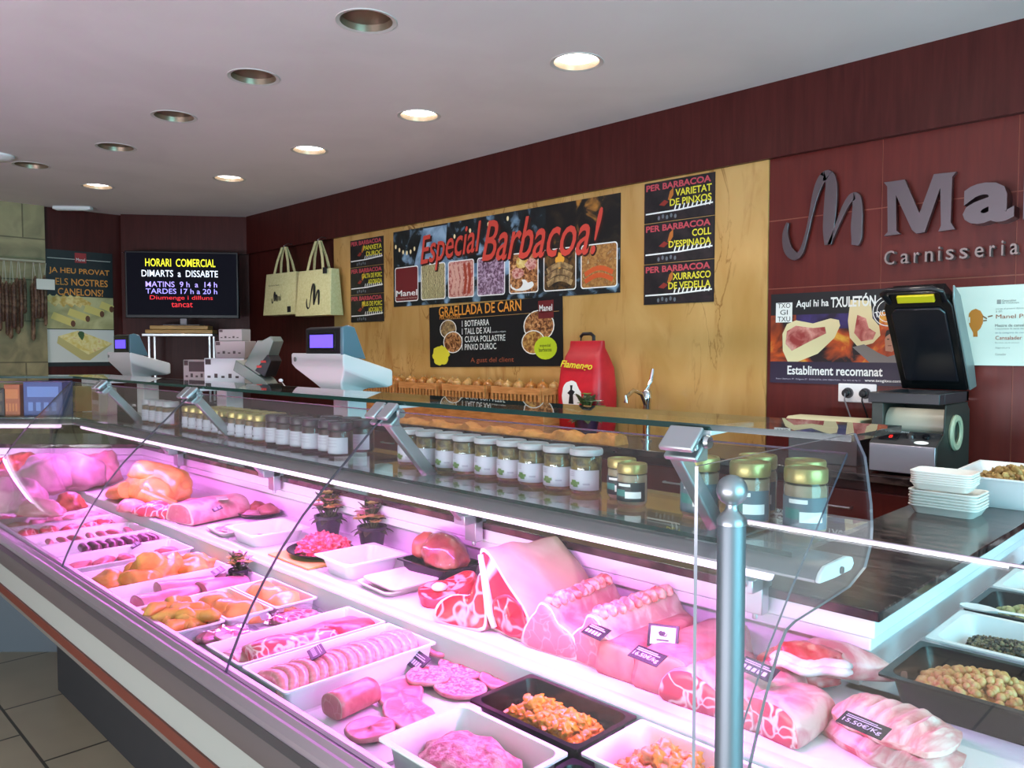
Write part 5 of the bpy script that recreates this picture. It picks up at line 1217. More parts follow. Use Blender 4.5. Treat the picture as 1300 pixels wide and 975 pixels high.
def heap(name, label, cat, loc, w_, d_, h_, n, size, mats, seed, shape='blob', rz=0, floor=.004, fl=1.0):
    """a heap nobody could count, as one object"""
    rnd = random.Random(seed); m_ = MB()
    for k in range(n):
        u, v = rnd.uniform(-1, 1), rnd.uniform(-1, 1); hm = (1 - u * u * .75) * (1 - v * v * .75)
        s_ = size * rnd.uniform(.75, 1.25); z = floor + h_ * hm * (rnd.uniform(.72, 1.0) if k % 3 else rnd.uniform(.3, .7)) + s_ * .3
        T_ = xf((u * w_ / 2 * .92, v * d_ / 2 * .92, z), (rnd.uniform(0, 6), rnd.uniform(0, 6), rnd.uniform(0, 6)))
        if shape == 'ball': m_.blob((0, 0, 0), (s_, s_, s_), k, .12, 1.5, 2, 1.0, rnd.randrange(len(mats)), T_ @ xf((0, 0, -s_)))
        elif shape == 'lens': m_.blob((0, 0, 0), (s_, s_, s_ * .5), k, .05, 1, 1, 1.0, rnd.randrange(len(mats)), T_ @ xf((0, 0, -s_ * .5)))
        else: m_.blob((0, 0, 0), (s_ * 1.5, s_, s_ * .6), k, .5, 1.6, 2, 1.0, rnd.randrange(len(mats)), T_ @ xf((0, 0, -s_ * .6)))
    m_.blob((0, 0, floor), (w_ / 2 * .95, d_ / 2 * .95, h_ * .60), seed, .05, 1.5, 3, 0.02, 0)
    o = m_.obj(name, mats, None, loc, (0, 0, rz), ang=80); tag(o, label, cat, None, 'stuff'); return o
CRK = [mat('crackling_tan', '#a07f48', .5, c2='#c2a468', sc=40), mat('crackling_brown', '#7d5c30', .5, c2='#9a7a44', sc=40)]
heap('cracklings', 'tan pork cracklings heaped in the white flared tub', 'cracklings', (-.635, 2.865, GT + .034), .185, .335, .055, 230, .013, CRK, 11, 'chip', R(2))

# ------------------------------------------------------------------ food in the case
FD, UD = 0.8354, 0.9085
UD0 = 0.9054
PORK = mat('pork_meat', '#d97f84', .3, c2='#c4646c', sc=28, bump=.15, bsc=60, sss=.1)
PORKC = mat('pork_cut', '#dd9d9d', .28, c2='#cf7880', kind='vein', sc=24, lo=.0, hi=.05)
NECKC = mat('marbled_neck', '#f0d2cc', .28, c2='#cc4a58', kind='vein', sc=20, lo=.02, hi=.085)
BEEFC = mat('beef_cut', '#e7a9a0', .25, c2='#b51f2c', kind='vein', sc=14, lo=.015, hi=.07)
BEEF = mat('beef_meat', '#b3242f', .28, c2='#d0525a', sc=20, bump=.2, bsc=50)
FAT = mat('white_fat', '#f0dcd2', .4, c2='#e6c2b4', sc=14, bump=.12, bsc=40)
FATP2 = mat('pink_fat', '#dfada8', .35, c2='#cc7c82', sc=24, bump=.2, bsc=60)
MINCE = mat('minced_meat', '#cf5762', .4, c2='#f0bdb8', c3='#b83c48', sc=120, lo=.45, hi=.6, bump=.6, bsc=130)
MINCER = mat('red_minced_meat', '#d03446', .4, c2='#ea7d82', sc=110, lo=.45, hi=.62, bump=.7, bsc=120)
MINCEP = mat('pale_minced_meat', '#b8606a', .4, c2='#dfa3a4', sc=60, lo=.42, hi=.62, bump=.5, bsc=70)
CHICK = mat('orange_chicken', '#eda854', .3, c2='#e28c42', c3='#f2c684', sc=18, lo=.38, hi=.58, bump=.12, bsc=40)
CHICKP = mat('chicken_breast', '#efae62', .28, c2='#e8944e', sc=10, lo=.35, hi=.65, bump=.08, bsc=30)
CUBE = mat('marinated_chicken', '#e07a18', .3, c2='#f0a02c', sc=25, lo=.35, hi=.6, bump=.25, bsc=60)
CUBE2 = mat('marinated_pink', '#e0703c', .3, c2='#f0a878', sc=25, lo=.35, hi=.6, bump=.25, bsc=60)
SAUSP = mat('fresh_sausage', '#dc8f88', .25, c2='#e9b0a6', sc=60, lo=.45, hi=.65, bump=.05)
BLOODS = mat('blood_sausage', '#4a1f33', .3, c2='#6d3550', sc=30)
PURP = mat('pale_loin', '#c98f98', .3, c2='#b8757f', sc=12, bump=.1, bsc=30)
HAMSK = mat('ham_rind', '#b5664a', .35, c2='#8d3f34', sc=10, c3='#cf9c70', lo=.35, hi=.55, bump=.2, bsc=30)
SKIN = mat('pale_pork_skin', '#bd939c', .45, c2='#a67a88', sc=8, bump=.1, bsc=20)
PAPERW = mat('white_sheet', '#f2ecef', .4)
TRAYB = mat('black_tray', '#121016', .22, spec=.22)
BONE = mat('bone', '#e9d8cc', .5)
YELB = mat('yellow_board', '#e2bd5a', .5)
TAGM = mat('black_tag', '#15131c', .4)

def outline(w_, d_, seed, n=22, amp=.10, sq=0.0):
    pts = []
    for k in range(n):
        a = 2 * math.pi * k / n; r_ = 1 + amp * noise.noise(Vector((math.cos(a) * 1.3 + seed * 5.1, math.sin(a) * 1.3, seed)))
        c, s_ = math.cos(a), math.sin(a); q = (abs(c) ** (2 - sq) + abs(s_) ** (2 - sq)) ** (-1 / (2 - sq)) if sq else 1
        pts.append((w_ / 2 * r_ * c * q, d_ / 2 * r_ * s_ * q))
    return pts
def slice_mesh(w_, d_, th, seed, rim=.88, amp=.12, warp=.0045, mb=None, T=None):
    """a cut slice lying flat: slot 0 rim, slot 1 cut face"""
    mb = mb or MB(); o = outline(w_, d_, seed, 26, amp)
    def lp(s_, z): return [(x * s_, y * s_, z + (warp * noise.noise(Vector((x * 30, y * 30, seed))) if z > 0 else 0)) for x, y in o]
    mb.loops([lp(.92, 0), lp(1, th * .3), lp(1, th * .7), lp(.96, th), lp(rim, th * 1.02), lp(.6, th * 1.03), lp(.3, th * 1.03), lp(.02, th * 1.03)], [0, 0, 0, 0, 1, 1, 1], T, 0, 1)
    return mb
def food_slice(name, label, cat, loc, w_, d_, th, mats, seed, rz=0, tilt=(0, 0), group=None, **k):
    o = slice_mesh(w_, d_, th, seed, **k).obj(name, mats, None, loc, (tilt[0], tilt[1], rz), ang=60)
    return tag(o, label, cat, group)
def lump(name, label, cat, loc, d_, m, seed, rz=0, amp=.2, fr=1.8, flat=.3, sub=4, group=None, tilt=(0, 0)):
    o = MB().blob((0, 0, 0), d_, seed, amp, fr, sub, flat).obj(name, m, None, loc, (tilt[0], tilt[1], rz), ang=80)
    return tag(o, label, cat, group)
def loin_mesh(sec, ln, seed, sc=(1, 1), amp=.05, inset=.86, steps=8, mb=None, T=None, arch=0.0):
    """a joint of meat: (x, z) cross section carried along +y; slot 0 outside, 1 rim of the cut, 2 cut face"""
    mb = mb or MB(); cx = sum(p[0] for p in sec) / len(sec); cz = sum(p[1] for p in sec) / len(sec)
    # smooth the outline
    P = []
    n = len(sec)
    for i in range(n):
        p0, p1, p2, p3 = (Vector(sec[(i + j - 1) % n]) for j in range(4))
        for k in range(3):
            t = k / 3; P.append(0.5 * ((2 * p1) + (p2 - p0) * t + (2 * p0 - 5 * p1 + 4 * p2 - p3) * t * t + (3 * p1 - p0 - 3 * p2 + p3) * t ** 3))
    def lp(s_, y, dz=0):
        out = []
        for p in P:
            x = cx + (p.x - cx) * s_; z = cz + (p.y - cz) * s_
            q = amp * (noise.noise(Vector((x * 14, y * 14, z * 14 + seed * 3))) )
            out.append((x * (1 + q), y, max(0, z * (1 + q) + dz)))
        return out
    ls = [lp(.05, -.001), lp(.5, -.003), lp(inset, -.001), lp(.985, 0)]; ms = [2, 2, 1]
    for k in range(1, steps + 1):
        f = k / steps; s_ = 1.0 + (sc[0] - 1) * f
        ls.append(lp(s_, ln * f, arch * math.sin(f * math.pi))); ms.append(0)
    ls += [lp(sc[0] * .8, ln * 1.03), lp(sc[0] * .3, ln * 1.05)]; ms += [0, 0]
    mb.loops(ls, ms, T, 2, 0); return mb
def joint(name, label, cat, loc, sec, ln, mats, seed, rz=0, group=None, parent=None, **k):
    o = loin_mesh(sec, ln, seed, **k).obj(name, mats, parent, loc, (0, 0, rz), ang=70)
    return tag(o, label, cat, group) if parent is None else o
def tray(name, label, x0, x1, y0, y1, z, h_, m, group=None, lip=.010, fl=.93, rz=0, r_=.02):
    o = gn_mesh(x1 - x0, y1 - y0, h_, lip, fl, r_).obj(name, m, None, ((x0 + x1) / 2, (y0 + y1) / 2, z), (0, 0, rz), ang=50)
    return tag(o, label, 'tray', group)
def price_tag(u, v, z, what, text=None, rz=0.0, tilt=28, w_=.058, h_=.034, off=(0, 0)):
    p = at_z(u, v, z)
    t = empty('price_tag', 'black price tag %s' % what, 'price tag', (p.x + off[0], p.y + off[1], p.z), (R(tilt), 0, rz), 'black price tags in the case')
    MB().box(-w_ / 2, w_ / 2, -h_ / 2, h_ / 2, 0, .0016).obj('card', TAGM, t, bevel=.0006)
    m_ = MB()
    if text: put_text(m_, text, -w_ * .42, w_ * .42, -h_ * .34, h_ * .04, .0021, 0, .01)
    else:
        for k in range(5): rect(m_, -w_ * .40 + w_ * .15 * k, -w_ * .30 + w_ * .15 * k, -h_ * .30, -h_ * .02, .0021, 0)
    rect(m_, -w_ * .42, w_ * .36, h_ * .14, h_ * .20, .0021, 0); rect(m_, -w_ * .42, w_ * .25, h_ * .27, h_ * .32, .0021, 0)
    m_.obj('lettering', mat('tag_ink', '#c9c6d8', .5), t, smooth=False)
    return t
def stood(u, v, z): p = at_z(u, v, z); return (p.x, p.y, z)

# --- front lane, from the near end
tray('food_tray', 'white tray of pale minced pork at the lower edge of the photo', -1.075, -.815, .755, .945, FD, .064, PLAST, 'deep trays at the near end of the case')
lump('minced_meat', 'pale pink minced pork filling the white tray by the front rail', 'minced meat', (-.945, .85, FD + .006), (.112, .080, .056), MINCEP, 3, 0, .22, 2.6, .05)
tray('food_tray', 'black tray of orange marinated chicken cubes', -1.072, -.81, .957, 1.125, FD, .066, TRAYB, 'deep trays at the near end of the case')
tray('food_tray', 'white tray of pinkish orange meat cubes left of the steel post', -.803, -.553, .957, 1.125, FD, .064, PLAST, 'deep trays at the near end of the case')
tray('food_tray', 'empty black tray between the two white trays by the front rail', -.808, -.553, .76, .945, FD, .060, TRAYB, 'deep trays at the near end of the case')
tray('food_tray', 'black tray right of the steel post below the pork ribs', -.545, -.29, .957, 1.125, FD, .066, TRAYB, 'deep trays at the near end of the case')
rnd = random.Random(9)
def cubes(n, cx, cy, w_, d_, z, mats, name, label, group, size, hgt):
    """a heap of countable cubes: layers on a loose grid"""
    protos = []
    for k in range(4):
        m_ = MB(); m_.blob((0, 0, 0), (size * 1.35, size, size * .9), k + 3, .8, 1.7, 3, 1.0)
        protos.append(m_.obj(name, mats[k % len(mats)], None, (0, 0, 0), ang=80))
    pos = []; step = size * 1.75; layer = 0
    while len(pos) < n and layer < 5:
        s_ = 1 - .16 * layer; nx = max(1, int(w_ * s_ / step)); ny = max(1, int(d_ * s_ / step))
        for i in range(nx):
            for j in range(ny):
                if len(pos) < n: pos.append((cx + (i - (nx - 1) / 2 + .3 * (layer % 2)) * step + rnd.uniform(-.002, .002), cy + (j - (ny - 1) / 2 + .3 * (layer % 2)) * step + rnd.uniform(-.002, .002), z + layer * size * 1.3 + rnd.uniform(-.003, .003)))
        layer += 1
    for i, p in enumerate(pos):
        pr = protos[i % 4]; o = pr if i < 4 else pr.copy()
        if i >= 4: COL.objects.link(o)
        o.location = p; o.rotation_euler = (0, 0, rnd.uniform(0, 6.28)); tag(o, label, 'meat cube', group)
cubes(130, -.94, 1.036, .205, .118, FD + .014, [CUBE, mat('marinated_golden', '#f0a21e', .3, c2='#e0801c', sc=22)], 'chicken_cube', 'orange marinated chicken cube in the black tray', 'chicken cubes in the black tray', .0112, .05)
cubes(120, -.68, 1.035, .20, .116, FD + .014, [CUBE2, CUBE], 'meat_cube', 'pinkish orange meat cube in the white tray beside the post', 'meat cubes in the white tray', .0112, .05)

# cut slices on white sheets
for i, (x0, x1) in enumerate(((-1.355, -1.225), (-1.22, -1.085))):
    o = MB().box(x0, x1, .75, 1.115, FD, FD + .004 + .004 * i).obj('white_sheet', PAPERW, None, bevel=.001)
    tag(o, 'thin white board under the pork slices, the one %s' % ('beside the sausage tray' if i == 0 else 'beside the deep trays'), 'board', 'white boards under the slices')
zs = FD + .009
def at_s(u, v, z=zs): return stood(u, v, z)
p = at_s(432, 912); joint('pork_loin', 'short rolled pork loin with its round cut face towards the rail', 'meat', (p[0] - .01, p[1] - .012, zs), [(-.028, .008), (-.014, .001), (.015, .001), (.029, .010), (.027, .034), (.012, .046), (-.013, .046), (-.029, .032)], .10, [PORK, FATP2, PORKC], 4, R(8), inset=.93)
SL = [(508, 884, .095, .062, 'pink pork slice lying against the rolled loin'), (520, 912, .11, .062, 'long pink pork slice in front of the white minced-pork tray'), (470, 933, .062, .062, 'small orange-pink slice at the front edge of the boards'), (544, 866, .066, .066, 'round speckled burger below the black tag'), (585, 850, .10, .06, 'pink pork slice behind the speckled burger'), (584, 878, .085, .062, 'pink cutlet between the burger and the black tray'), (634, 868, .07, .055, 'pink cutlet touching the corner of the black tray'), (560, 833, .055, .045, 'small pink slice behind the black tag')]
for i, (u, v, w_, d_, lb) in enumerate(SL):
    p = at_s(u, v)
    food_slice('burger' if 'burger' in lb else 'pork_slice', lb, 'meat', (p[0], p[1], zs + .003 * (i % 4)), w_ * 1.45, d_ * 1.5, .010, [FATP2, MINCE if 'burger' in lb else (PORKC if i % 2 else PORK)], i + 2, R(-40 + 25 * (i % 3)), group='pork slices on the white boards')
price_tag(527, 838, zs + .022, 'standing behind the speckled burger', None, R(-12), 35, .062, .040, (.012, 0))

# sausages
tray('food_tray', 'white tray holding a row of fresh pink sausages', -1.548, -1.365, .745, 1.122, FD, .052, PLAST, 'white trays in the middle of the front lane', .006, .96, 0, .012)
tray('food_tray', 'white tray of pork rib strips beside the sausage tray', -1.722, -1.557, .745, 1.122, FD, .052, PLAST, 'white trays in the middle of the front lane', .006, .96, 0, .012)
def sausage(ln, r_, m, bend, name='sausage'):
    pts = []; N2 = 9
    for k in range(N2):
        t = k / (N2 - 1) - .5; pts.append((ln * t, bend * (1 - 4 * t * t) , r_ ))
    rs = [r_ * (.25 if k in (0, N2 - 1) else .85 if k in (1, N2 - 2) else 1) for k in range(N2)]
    return MB().tube(pts, rs, 12).obj(name, m, None, (0, 0, 0), ang=80)
sp_ = None
for i in range(15):
    y = .768 + .0232 * i
    o = sausage(.150, .0165, SAUSP, .030) if sp_ is None else sp_.copy()
    if sp_ is None: sp_ = o
    else: COL.objects.link(o)
    o.location = (-1.457, y - .006, FD + .014 + (.002 if i % 2 else 0)); o.rotation_euler = (R(24), R(-3), R(-12 + rnd.uniform(-5, 5)))
    tag(o, 'curved fresh pink sausage, %s from the rail in the sausage tray' % ORD[i], 'sausage', 'fresh pink sausages in the white tray')
price_tag(402, 828, FD + .062, 'resting on the fresh sausages', None, R(-20), 22)
for i, (y, ln, a, m) in enumerate(((.77, .20, 4, FATP2), (.80, .22, -3, NECKC), (.96, .15, 8, PORK), (1.0, .11, -14, BEEF))):
    o = loin_mesh([(-.034, .0), (.034, .0), (.04, .018), (.018, .034), (-.022, .032), (-.04, .016)], ln, i + 20, amp=.3, sc=(.8, 1), arch=.004).obj('pork_strip', [m, FATP2, NECKC], None, (-1.64 + (.018 if i % 2 else -.018), y, FD + .006 + (.016 if i % 2 else 0)), (0, 0, R(a)), ang=70)
    tag(o, ('long pale rib strip nearest the rail in the rib tray', 'marbled rib strip on the pale one in the rib tray', 'pink rib strip in the middle of the rib tray', 'short red rib strip by the step in the rib tray')[i], 'meat', 'pork strips in the rib tray')
# vacuum packs
for i, (y, a, lb) in enumerate(((.83, 6, 'vacuum pack of sliced meat nearest the rail beside the rib tray'), (1.02, -5, 'vacuum pack of sliced meat by the step beside the rib tray'))):
    t = empty('vacuum_pack', lb, 'pack', (-1.845 + .012 * i, y, FD), R(a), 'vacuum packs beside the rib tray')
    m_ = MB()
    for k in range(4): slice_mesh(.075, .11, .009, k + 3 * i, amp=.2, mb=m_, T=xf((-.05 + .032 * k, .01 * (k % 2), .003 + .007 * k), (0, R(8), R(15 * k))))
    m_.obj('meat', [FATP2, NECKC if i else PORKC], t, ang=60)
    N3 = 14; vs = []; fs = []
    for a_ in range(N3 + 1):
        for b_ in range(N3 + 1):
            u, v = a_ / N3 * 2 - 1, b_ / N3 * 2 - 1; e = (1 - u ** 4) * (1 - v ** 4)
            vs.append((u * .102, v * .104, 0.003 + e * .034 + .012 * noise.noise(Vector((u * 4 + i * 7, v * 4, 3))) * (e ** .3)))
    for a_ in range(N3):
        for b_ in range(N3): q = a_ * (N3 + 1) + b_; fs.append((q, q + 1, q + N3 + 2, q + N3 + 1))
    MB().add(vs, fs).obj('film', FILM, t, ang=50)
    m_ = MB(); rect(m_, -.075, -.035, -.085, -.055, .016, 0); m_.obj('sticker', PAPERW, t, smooth=False)
# chicken trays
CT3 = [(.735, .862, 'front'), (.866, .992, 'middle'), (.996, 1.122, 'rear')]
for y0, y1, wh in CT3: tray('food_tray', 'white tray of %s, the %s of three in line' % ('chicken wings' if wh == 'front' else 'chicken breasts', wh), -2.13, -1.87, y0, y1, FD, .042, PLAST, 'white chicken trays', .006, .95, 0, .012)
def wing():
    m_ = MB(); m_.tube([(-.04, 0, .012), (-.015, .012, .016), (.008, .004, .016)], [.008, .015, .012], 10); m_.tube([(.004, .006, .015), (.022, -.014, .015), (.036, -.022, .01)], [.011, .012, .006], 10)
    return m_.obj('chicken_wing', CHICK, None, ang=80)
w0 = None
for i in range(10):
    o = wing() if w0 is None else w0.copy()
    if w0 is None: w0 = o
    else: COL.objects.link(o)
    o.location = (-2.075 + .037 * (i % 5) + (.01 if i > 4 else 0), .775 + .040 * (i // 5), FD + .012 + (.018 if i % 2 else 0)); o.scale = (1.3, 1.3, 1.4); o.rotation_euler = (R(20 * (i % 3 - 1)), 0, R(70 + 40 * (i % 3)))
    tag(o, 'orange chicken wing in the wing tray by the rail', 'chicken', 'chicken wings in the front tray')
BR = [(-2.06, .93, 20), (-1.985, .925, -25), (-1.93, .935, 40), (-2.065, 1.06, -15), (-1.99, 1.062, 30), (-1.93, 1.055, -30)]
for i, (x, y, a) in enumerate(BR):
    lump('chicken_breast', 'orange chicken breast in the %s tray, %s from the wide pork tray' % ('middle' if i < 3 else 'rear', ORD[i % 3]), 'chicken', (x, y, FD + .006), (.060, .046, .042), CHICKP, i + 11, R(a), .28, 1.3, .2, 3, 'chicken breasts in the middle and rear trays')
# pale loin tray
tray('food_tray', 'long white tray of pale pork tenderloins', -2.375, -2.145, .738, 1.122, FD, .036, PLAST, 'white trays in the middle of the front lane', .006, .96, 0, .012)
for i, (x, y, ln, a, lb) in enumerate(((-2.215, .775, .17, 8, 'pale pork tenderloin nearest the rail in the long tray'), (-2.30, .86, .20, -4, 'long pale tenderloin along the far side of the long tray'), (-2.22, .95, .14, 6, 'pale pork piece under the tag in the long tray'))):
    joint('tenderloin', lb, 'meat', (x, y, FD + .006), [(-.036, .004), (0, 0), (.036, .004), (.040, .020), (.018, .036), (-.018, .036), (-.04, .02)], ln, [PURP, PURP, PORKC], i + 3, R(a), 'pale tenderloins in the long tray', sc=(.7, 1), amp=.15)
price_tag(277, 725, FD + .045, 'on the pale tenderloins', None, R(-10), 25)
# chicken pieces pile
tray('food_tray', 'low white tray under the pile of orange chicken pieces', -2.64, -2.40, .742, 1.122, FD, .026, PLAST, 'white trays in the middle of the front lane', .006, .96, 0, .012)
CP = [(-2.52, .80, .055, .045, .035), (-2.47, .87, .06, .05, .04), (-2.56, .89, .05, .045, .035), (-2.50, .955, .075, .06, .052), (-2.56, 1.00, .06, .05, .04), (-2.46, 1.03, .065, .05, .045), (-2.53, 1.075, .06, .04, .035), (-2.51, .915, .05, .042, .075)]
for i, (x, y, a, b_, c) in enumerate(CP):
    lump('chicken_piece', 'orange chicken piece in the pile, %s from the rail' % ORD[i], 'chicken', (x, y, FD + .005), (a, b_, c), CHICK, i + 31, R(37 * i), .4, 1.5, .15, 3, 'orange chicken pieces in the pile')
# a row of narrow trays towards the bend
NT = [(-2.765, 'pink bits'), (-2.965, 'dark links'), (-3.165, 'thin sausages'), (-3.365, 'red chunks'), (-3.565, 'pink chunks'), (-3.76, 'small slices')]
for i, (x, what) in enumerate(NT):
    tray('food_tray', 'narrow white tray of %s, %s beyond the chicken pile' % (what, ORD[i]), x - .095, x + .095, .745, 1.122, FD, .034, PLAST, 'narrow white trays towards the bend', .006, .96, 0, .012)
for i in range(9):
    o = sausage(.11, .017, BLOODS, .006, 'blood_sausage') if i == 0 else bs0.copy()
    if i == 0: bs0 = o
    else: COL.objects.link(o)
    o.location = (-2.965 + .01 * (i % 2), .86 + .028 * i, FD + .006 + (.004 if i % 2 else 0)); o.rotation_euler = (0, 0, R(-6 + 5 * (i % 3)))
    tag(o, 'dark purple sausage link, %s from the rail in its narrow tray' % ORD[i], 'sausage', 'dark purple links in the narrow tray')
def row_lumps(x, n, y0, dy, d_, m, name, label, group, seed, cat='meat'):
    for i in range(n):
        lump(name, label % ORD[i], cat, (x + rnd.uniform(-.025, .025), y0 + dy * i, FD + .006), (d_[0] * rnd.uniform(.8, 1.15), d_[1] * rnd.uniform(.8, 1.1), d_[2]), m, seed + i, rnd.uniform(0, 3), .35, 1.8, .2, 3, group)
row_lumps(-2.765, 5, .80, .068, (.045, .026, .018), PORK, 'pork_piece', 'pink pork bit, %s from the rail in the narrow tray next to the chicken pile', 'pink bits in the narrow tray', 60)
row_lumps(-3.365, 5, .79, .068, (.055, .034, .026), NECKC, 'meat_chunk', 'red meat chunk, %s from the rail in the fourth narrow tray', 'red chunks in the narrow tray', 70)
row_lumps(-3.565, 5, .79, .068, (.055, .034, .026), FATP2, 'meat_chunk', 'pink meat chunk, %s from the rail in the fifth narrow tray', 'pink chunks in the narrow tray', 80)
row_lumps(-3.76, 4, .80, .08, (.05, .034, .016), PORK, 'meat_slice', 'small pink slice, %s from the rail in the sixth narrow tray', 'small slices in the narrow tray', 90)
for i in range(7):
    o = sausage(.12, .011, mat('thin_sausage', '#b0555c', .3, c2='#c87880', sc=40), .01, 'thin_sausage') if i == 0 else ts0.copy()
    if i == 0: ts0 = o
    else: COL.objects.link(o)
    o.location = (-3.165, .80 + .045 * i, FD + .007); o.rotation_euler = (0, 0, R(10 * (i % 3) - 10))
    tag(o, 'thin pink sausage, %s from the rail in the third narrow tray' % ORD[i], 'sausage', 'thin sausages in the narrow tray')
price_tag(172, 692, FD + .036, 'in the narrow tray of pink bits', None, R(-10), 25)
# flower pot on the front lane by the step
PK = (mat('pink_petal', '#dca0a0', .6), mat('yellow_petal', '#dcc070', .6)); POTM = mat('dark_pot', '#2a2530', .45)
p = at_z(320, 722, FD); pot_plant((-2.29, 1.085, FD + .04), 'small dark pot of leaves and flowers standing by the step', POTM, PK, .95, 21, 'small potted flowers in the case')
bpy.data.objects['potted_plant.001'].location = (-2.262, 1.085, FD)

# --- rear lane, from the bend to the near end
# whole orange capon
p = at_z(186, 637, UD0); t = empty('whole_capon', 'large whole orange-skinned capon lying at the bend of the case', 'chicken', (p.x, p.y + .03, UD0), R(8))
m_ = MB(); m_.blob((0, .02, 0), (.20, .115, .115), 5, .16, 1.6, 4, .35); m_.blob((-.15, -.03, 0), (.09, .07, .06), 6, .2, 1.6, 3, .3); m_.blob((.10, -.05, .0), (.11, .07, .085), 8, .2, 1.6, 3, .3); m_.blob((-.03, .0, .085), (.12, .075, .055), 7, .2, 1.6, 3, .5)
m_.obj('body', CHICK, t, ang=80)
m_ = MB(); m_.tube([(-.02, -.11, .06), (-.10, -.12, .04), (-.19, -.10, .02)], [.035, .028, .014], 12); m_.tube([(.12, -.11, .05), (.19, -.08, .035), (.25, -.04, .02)], [.034, .026, .013], 12); m_.obj('leg', CHICK, t, ang=80)
MB().tube([(-.15, .02, .11), (-.12, .0, .14), (-.07, .02, .145)], [.010, .018, .012], 10).obj('neck_fat', FAT, t, ang=80)
for i, (u, v, d_, m) in enumerate(((160, 650, (.07, .05, .04), FATP2), (188, 656, (.075, .05, .045), NECKC), (214, 658, (.06, .045, .04), NECKC), (236, 652, (.05, .045, .045), PORK))):
    p = at_z(u, v, UD0); lump('meat_chunk', 'marbled pink chunk in front of the capon, %s from the bend' % ORD[i], 'meat', (p.x, p.y + .02, UD0), d_, m, 40 + i, R(40 * i), .3, 1.8, .25, 3, 'marbled chunks in front of the capon')
p = at_z(222, 668, UD0); joint('pork_loin', 'wide pale pork loin with its cut end beside the capon', 'meat', (p.x - .02, p.y + .025, UD0 + .003), [(-.075, 0), (.075, 0), (.085, .03), (.06, .065), (0, .075), (-.06, .066), (-.085, .03)], .25, [FATP2, FAT, PORKC], 8, R(10), sc=(.95, 1))
o = MB().box(-.03, .03, -.02, .02, 0, .004).obj('paper_slip', mat('greenish_slip', '#a5b09a', .5), None, (p.x + .02, p.y + .17, UD0 + .081), (0, 0, R(-20)), bevel=.001); tag(o, 'pale green paper slip on the wide pale pork loin', 'slip')
price_tag(276, 646, UD0 + .07, 'leaning on the wide pale loin', None, R(-15), 20)
def plate(loc, w_, d_, m, label, name='oval_plate', cat='plate'):
    m_ = MB(); e = lambda s_, z: [(w_ / 2 * s_ * math.cos(2 * math.pi * k / 32), d_ / 2 * s_ * math.sin(2 * math.pi * k / 32), z) for k in range(32)]
    m_.loops([e(.6, 0), e(.7, .002), e(.97, .016), e(1, .018), e(.97, .0195), e(.7, .006), e(.3, .005)], 0, None, 0, 0)
    return tag(m_.obj(name, m, None, loc, ang=60), label, cat)
p = at_z(332, 654, UD0); yy = p.y - .01
plate((p.x, yy, UD0), .20, .17, TRAYB, 'black plate with browned meat against the rear wall of the case')
for i, (dx, dy, d_, m) in enumerate(((-.03, .01, (.045, .035, .035), HAMSK), (.035, .02, (.045, .035, .032), mat('browned_meat', '#b5746a', .4, c2='#8d4a44', sc=20)), (.02, -.04, (.04, .025, .02), PURP))): lump('roast_piece', 'browned meat piece on the black plate, %s' % ('tallest', 'paler one', 'flat one in front')[i], 'meat', (p.x + dx, yy + dy, UD0 + .0065), d_, m, 50 + i, R(40 * i), .3, 1.8, .2, 3, 'browned pieces on the black plate')
o = foam_tray(.17, .14, .018, 'foam_tray', 'flat white foam tray with pale slices beside the wide loin', None, (-2.66, 1.255, UD0), R(-5)); o['category'] = 'tray'
for i in range(3): food_slice('pale_slice', 'pale slice in the flat foam tray, %s from the capon' % ORD[i], 'meat', (-2.70 + .04 * i, 1.255, UD0 + .0045 + .004 * i), .06, .09, .006, [FAT, FATP2], i + 60, R(20 * i), group='pale slices in the flat foam tray')
def dish_tray(x, y, w_, d_, h_, rz, label): return tag(gn_mesh(w_, d_, h_, .012, .86, .03).obj('white_dish', PLAST, None, (x, y, UD0), (0, 0, rz), ang=50), label, 'dish', 'deep white dishes on the rear lane')
dish_tray(-2.46, 1.285, .215, .21, .045, R(-3), 'deep white dish with a few red strips beside the oval black plate of mince')
dish_tray(-1.92, 1.295, .185, .205, .05, R(-3), 'deep white dish with red strips in front of the potted flowers')
for i, (x, y, a) in enumerate(((-2.47, 1.26, 60), (-2.44, 1.30, 40), (-1.935, 1.27, 75), (-1.915, 1.31, 60))):
    o = MB().tube([(-.04, 0, .009), (0, .004, .010), (.045, 0, .008)], [.005, .010, .005], 10, flat=.8).obj('meat_strip', NECKC, None, (x, y, UD0 + .0047), (0, 0, R(a))); tag(o, 'thin red meat strip in the %s white dish, the %s one' % ('farther' if i < 2 else 'nearer', ('front', 'rear')[i % 2]), 'meat', 'meat strips in the white dishes')
# yellow board, black oval plate of mince, two flower pots
o = MB().box(-2.27, -2.03, 1.185, 1.39, UD0, UD0 + .008).obj('yellow_board', YELB, None, bevel=.002); tag(o, 'yellow board under the black oval plate of mince', 'board')
plate((-2.14, 1.295, UD0 + .0085), .23, .20, TRAYB, 'black oval plate of bright red mince on the yellow board')
t = lump('minced_meat', 'bright red mince heaped on the black oval plate', 'minced meat', (-2.125, 1.30, UD0 + .0145), (.088, .068, .052), MINCER, 15, R(20), .30, 7.0, .1, 5)
price_tag(397, 686, UD0 + .045, 'by the bright red mince', None, R(-20), 25)
pot_plant((-2.345, 1.45, UD0), 'small dark pot of yellow and pink flowers behind the oval plate', POTM, PK, 1.5, 22, 'small potted flowers in the case')
pot_plant((-2.10, 1.46, UD0), 'small dark pot of yellow flowers behind the nearer white dish', POTM, PK, 1.5, 23, 'small potted flowers in the case')
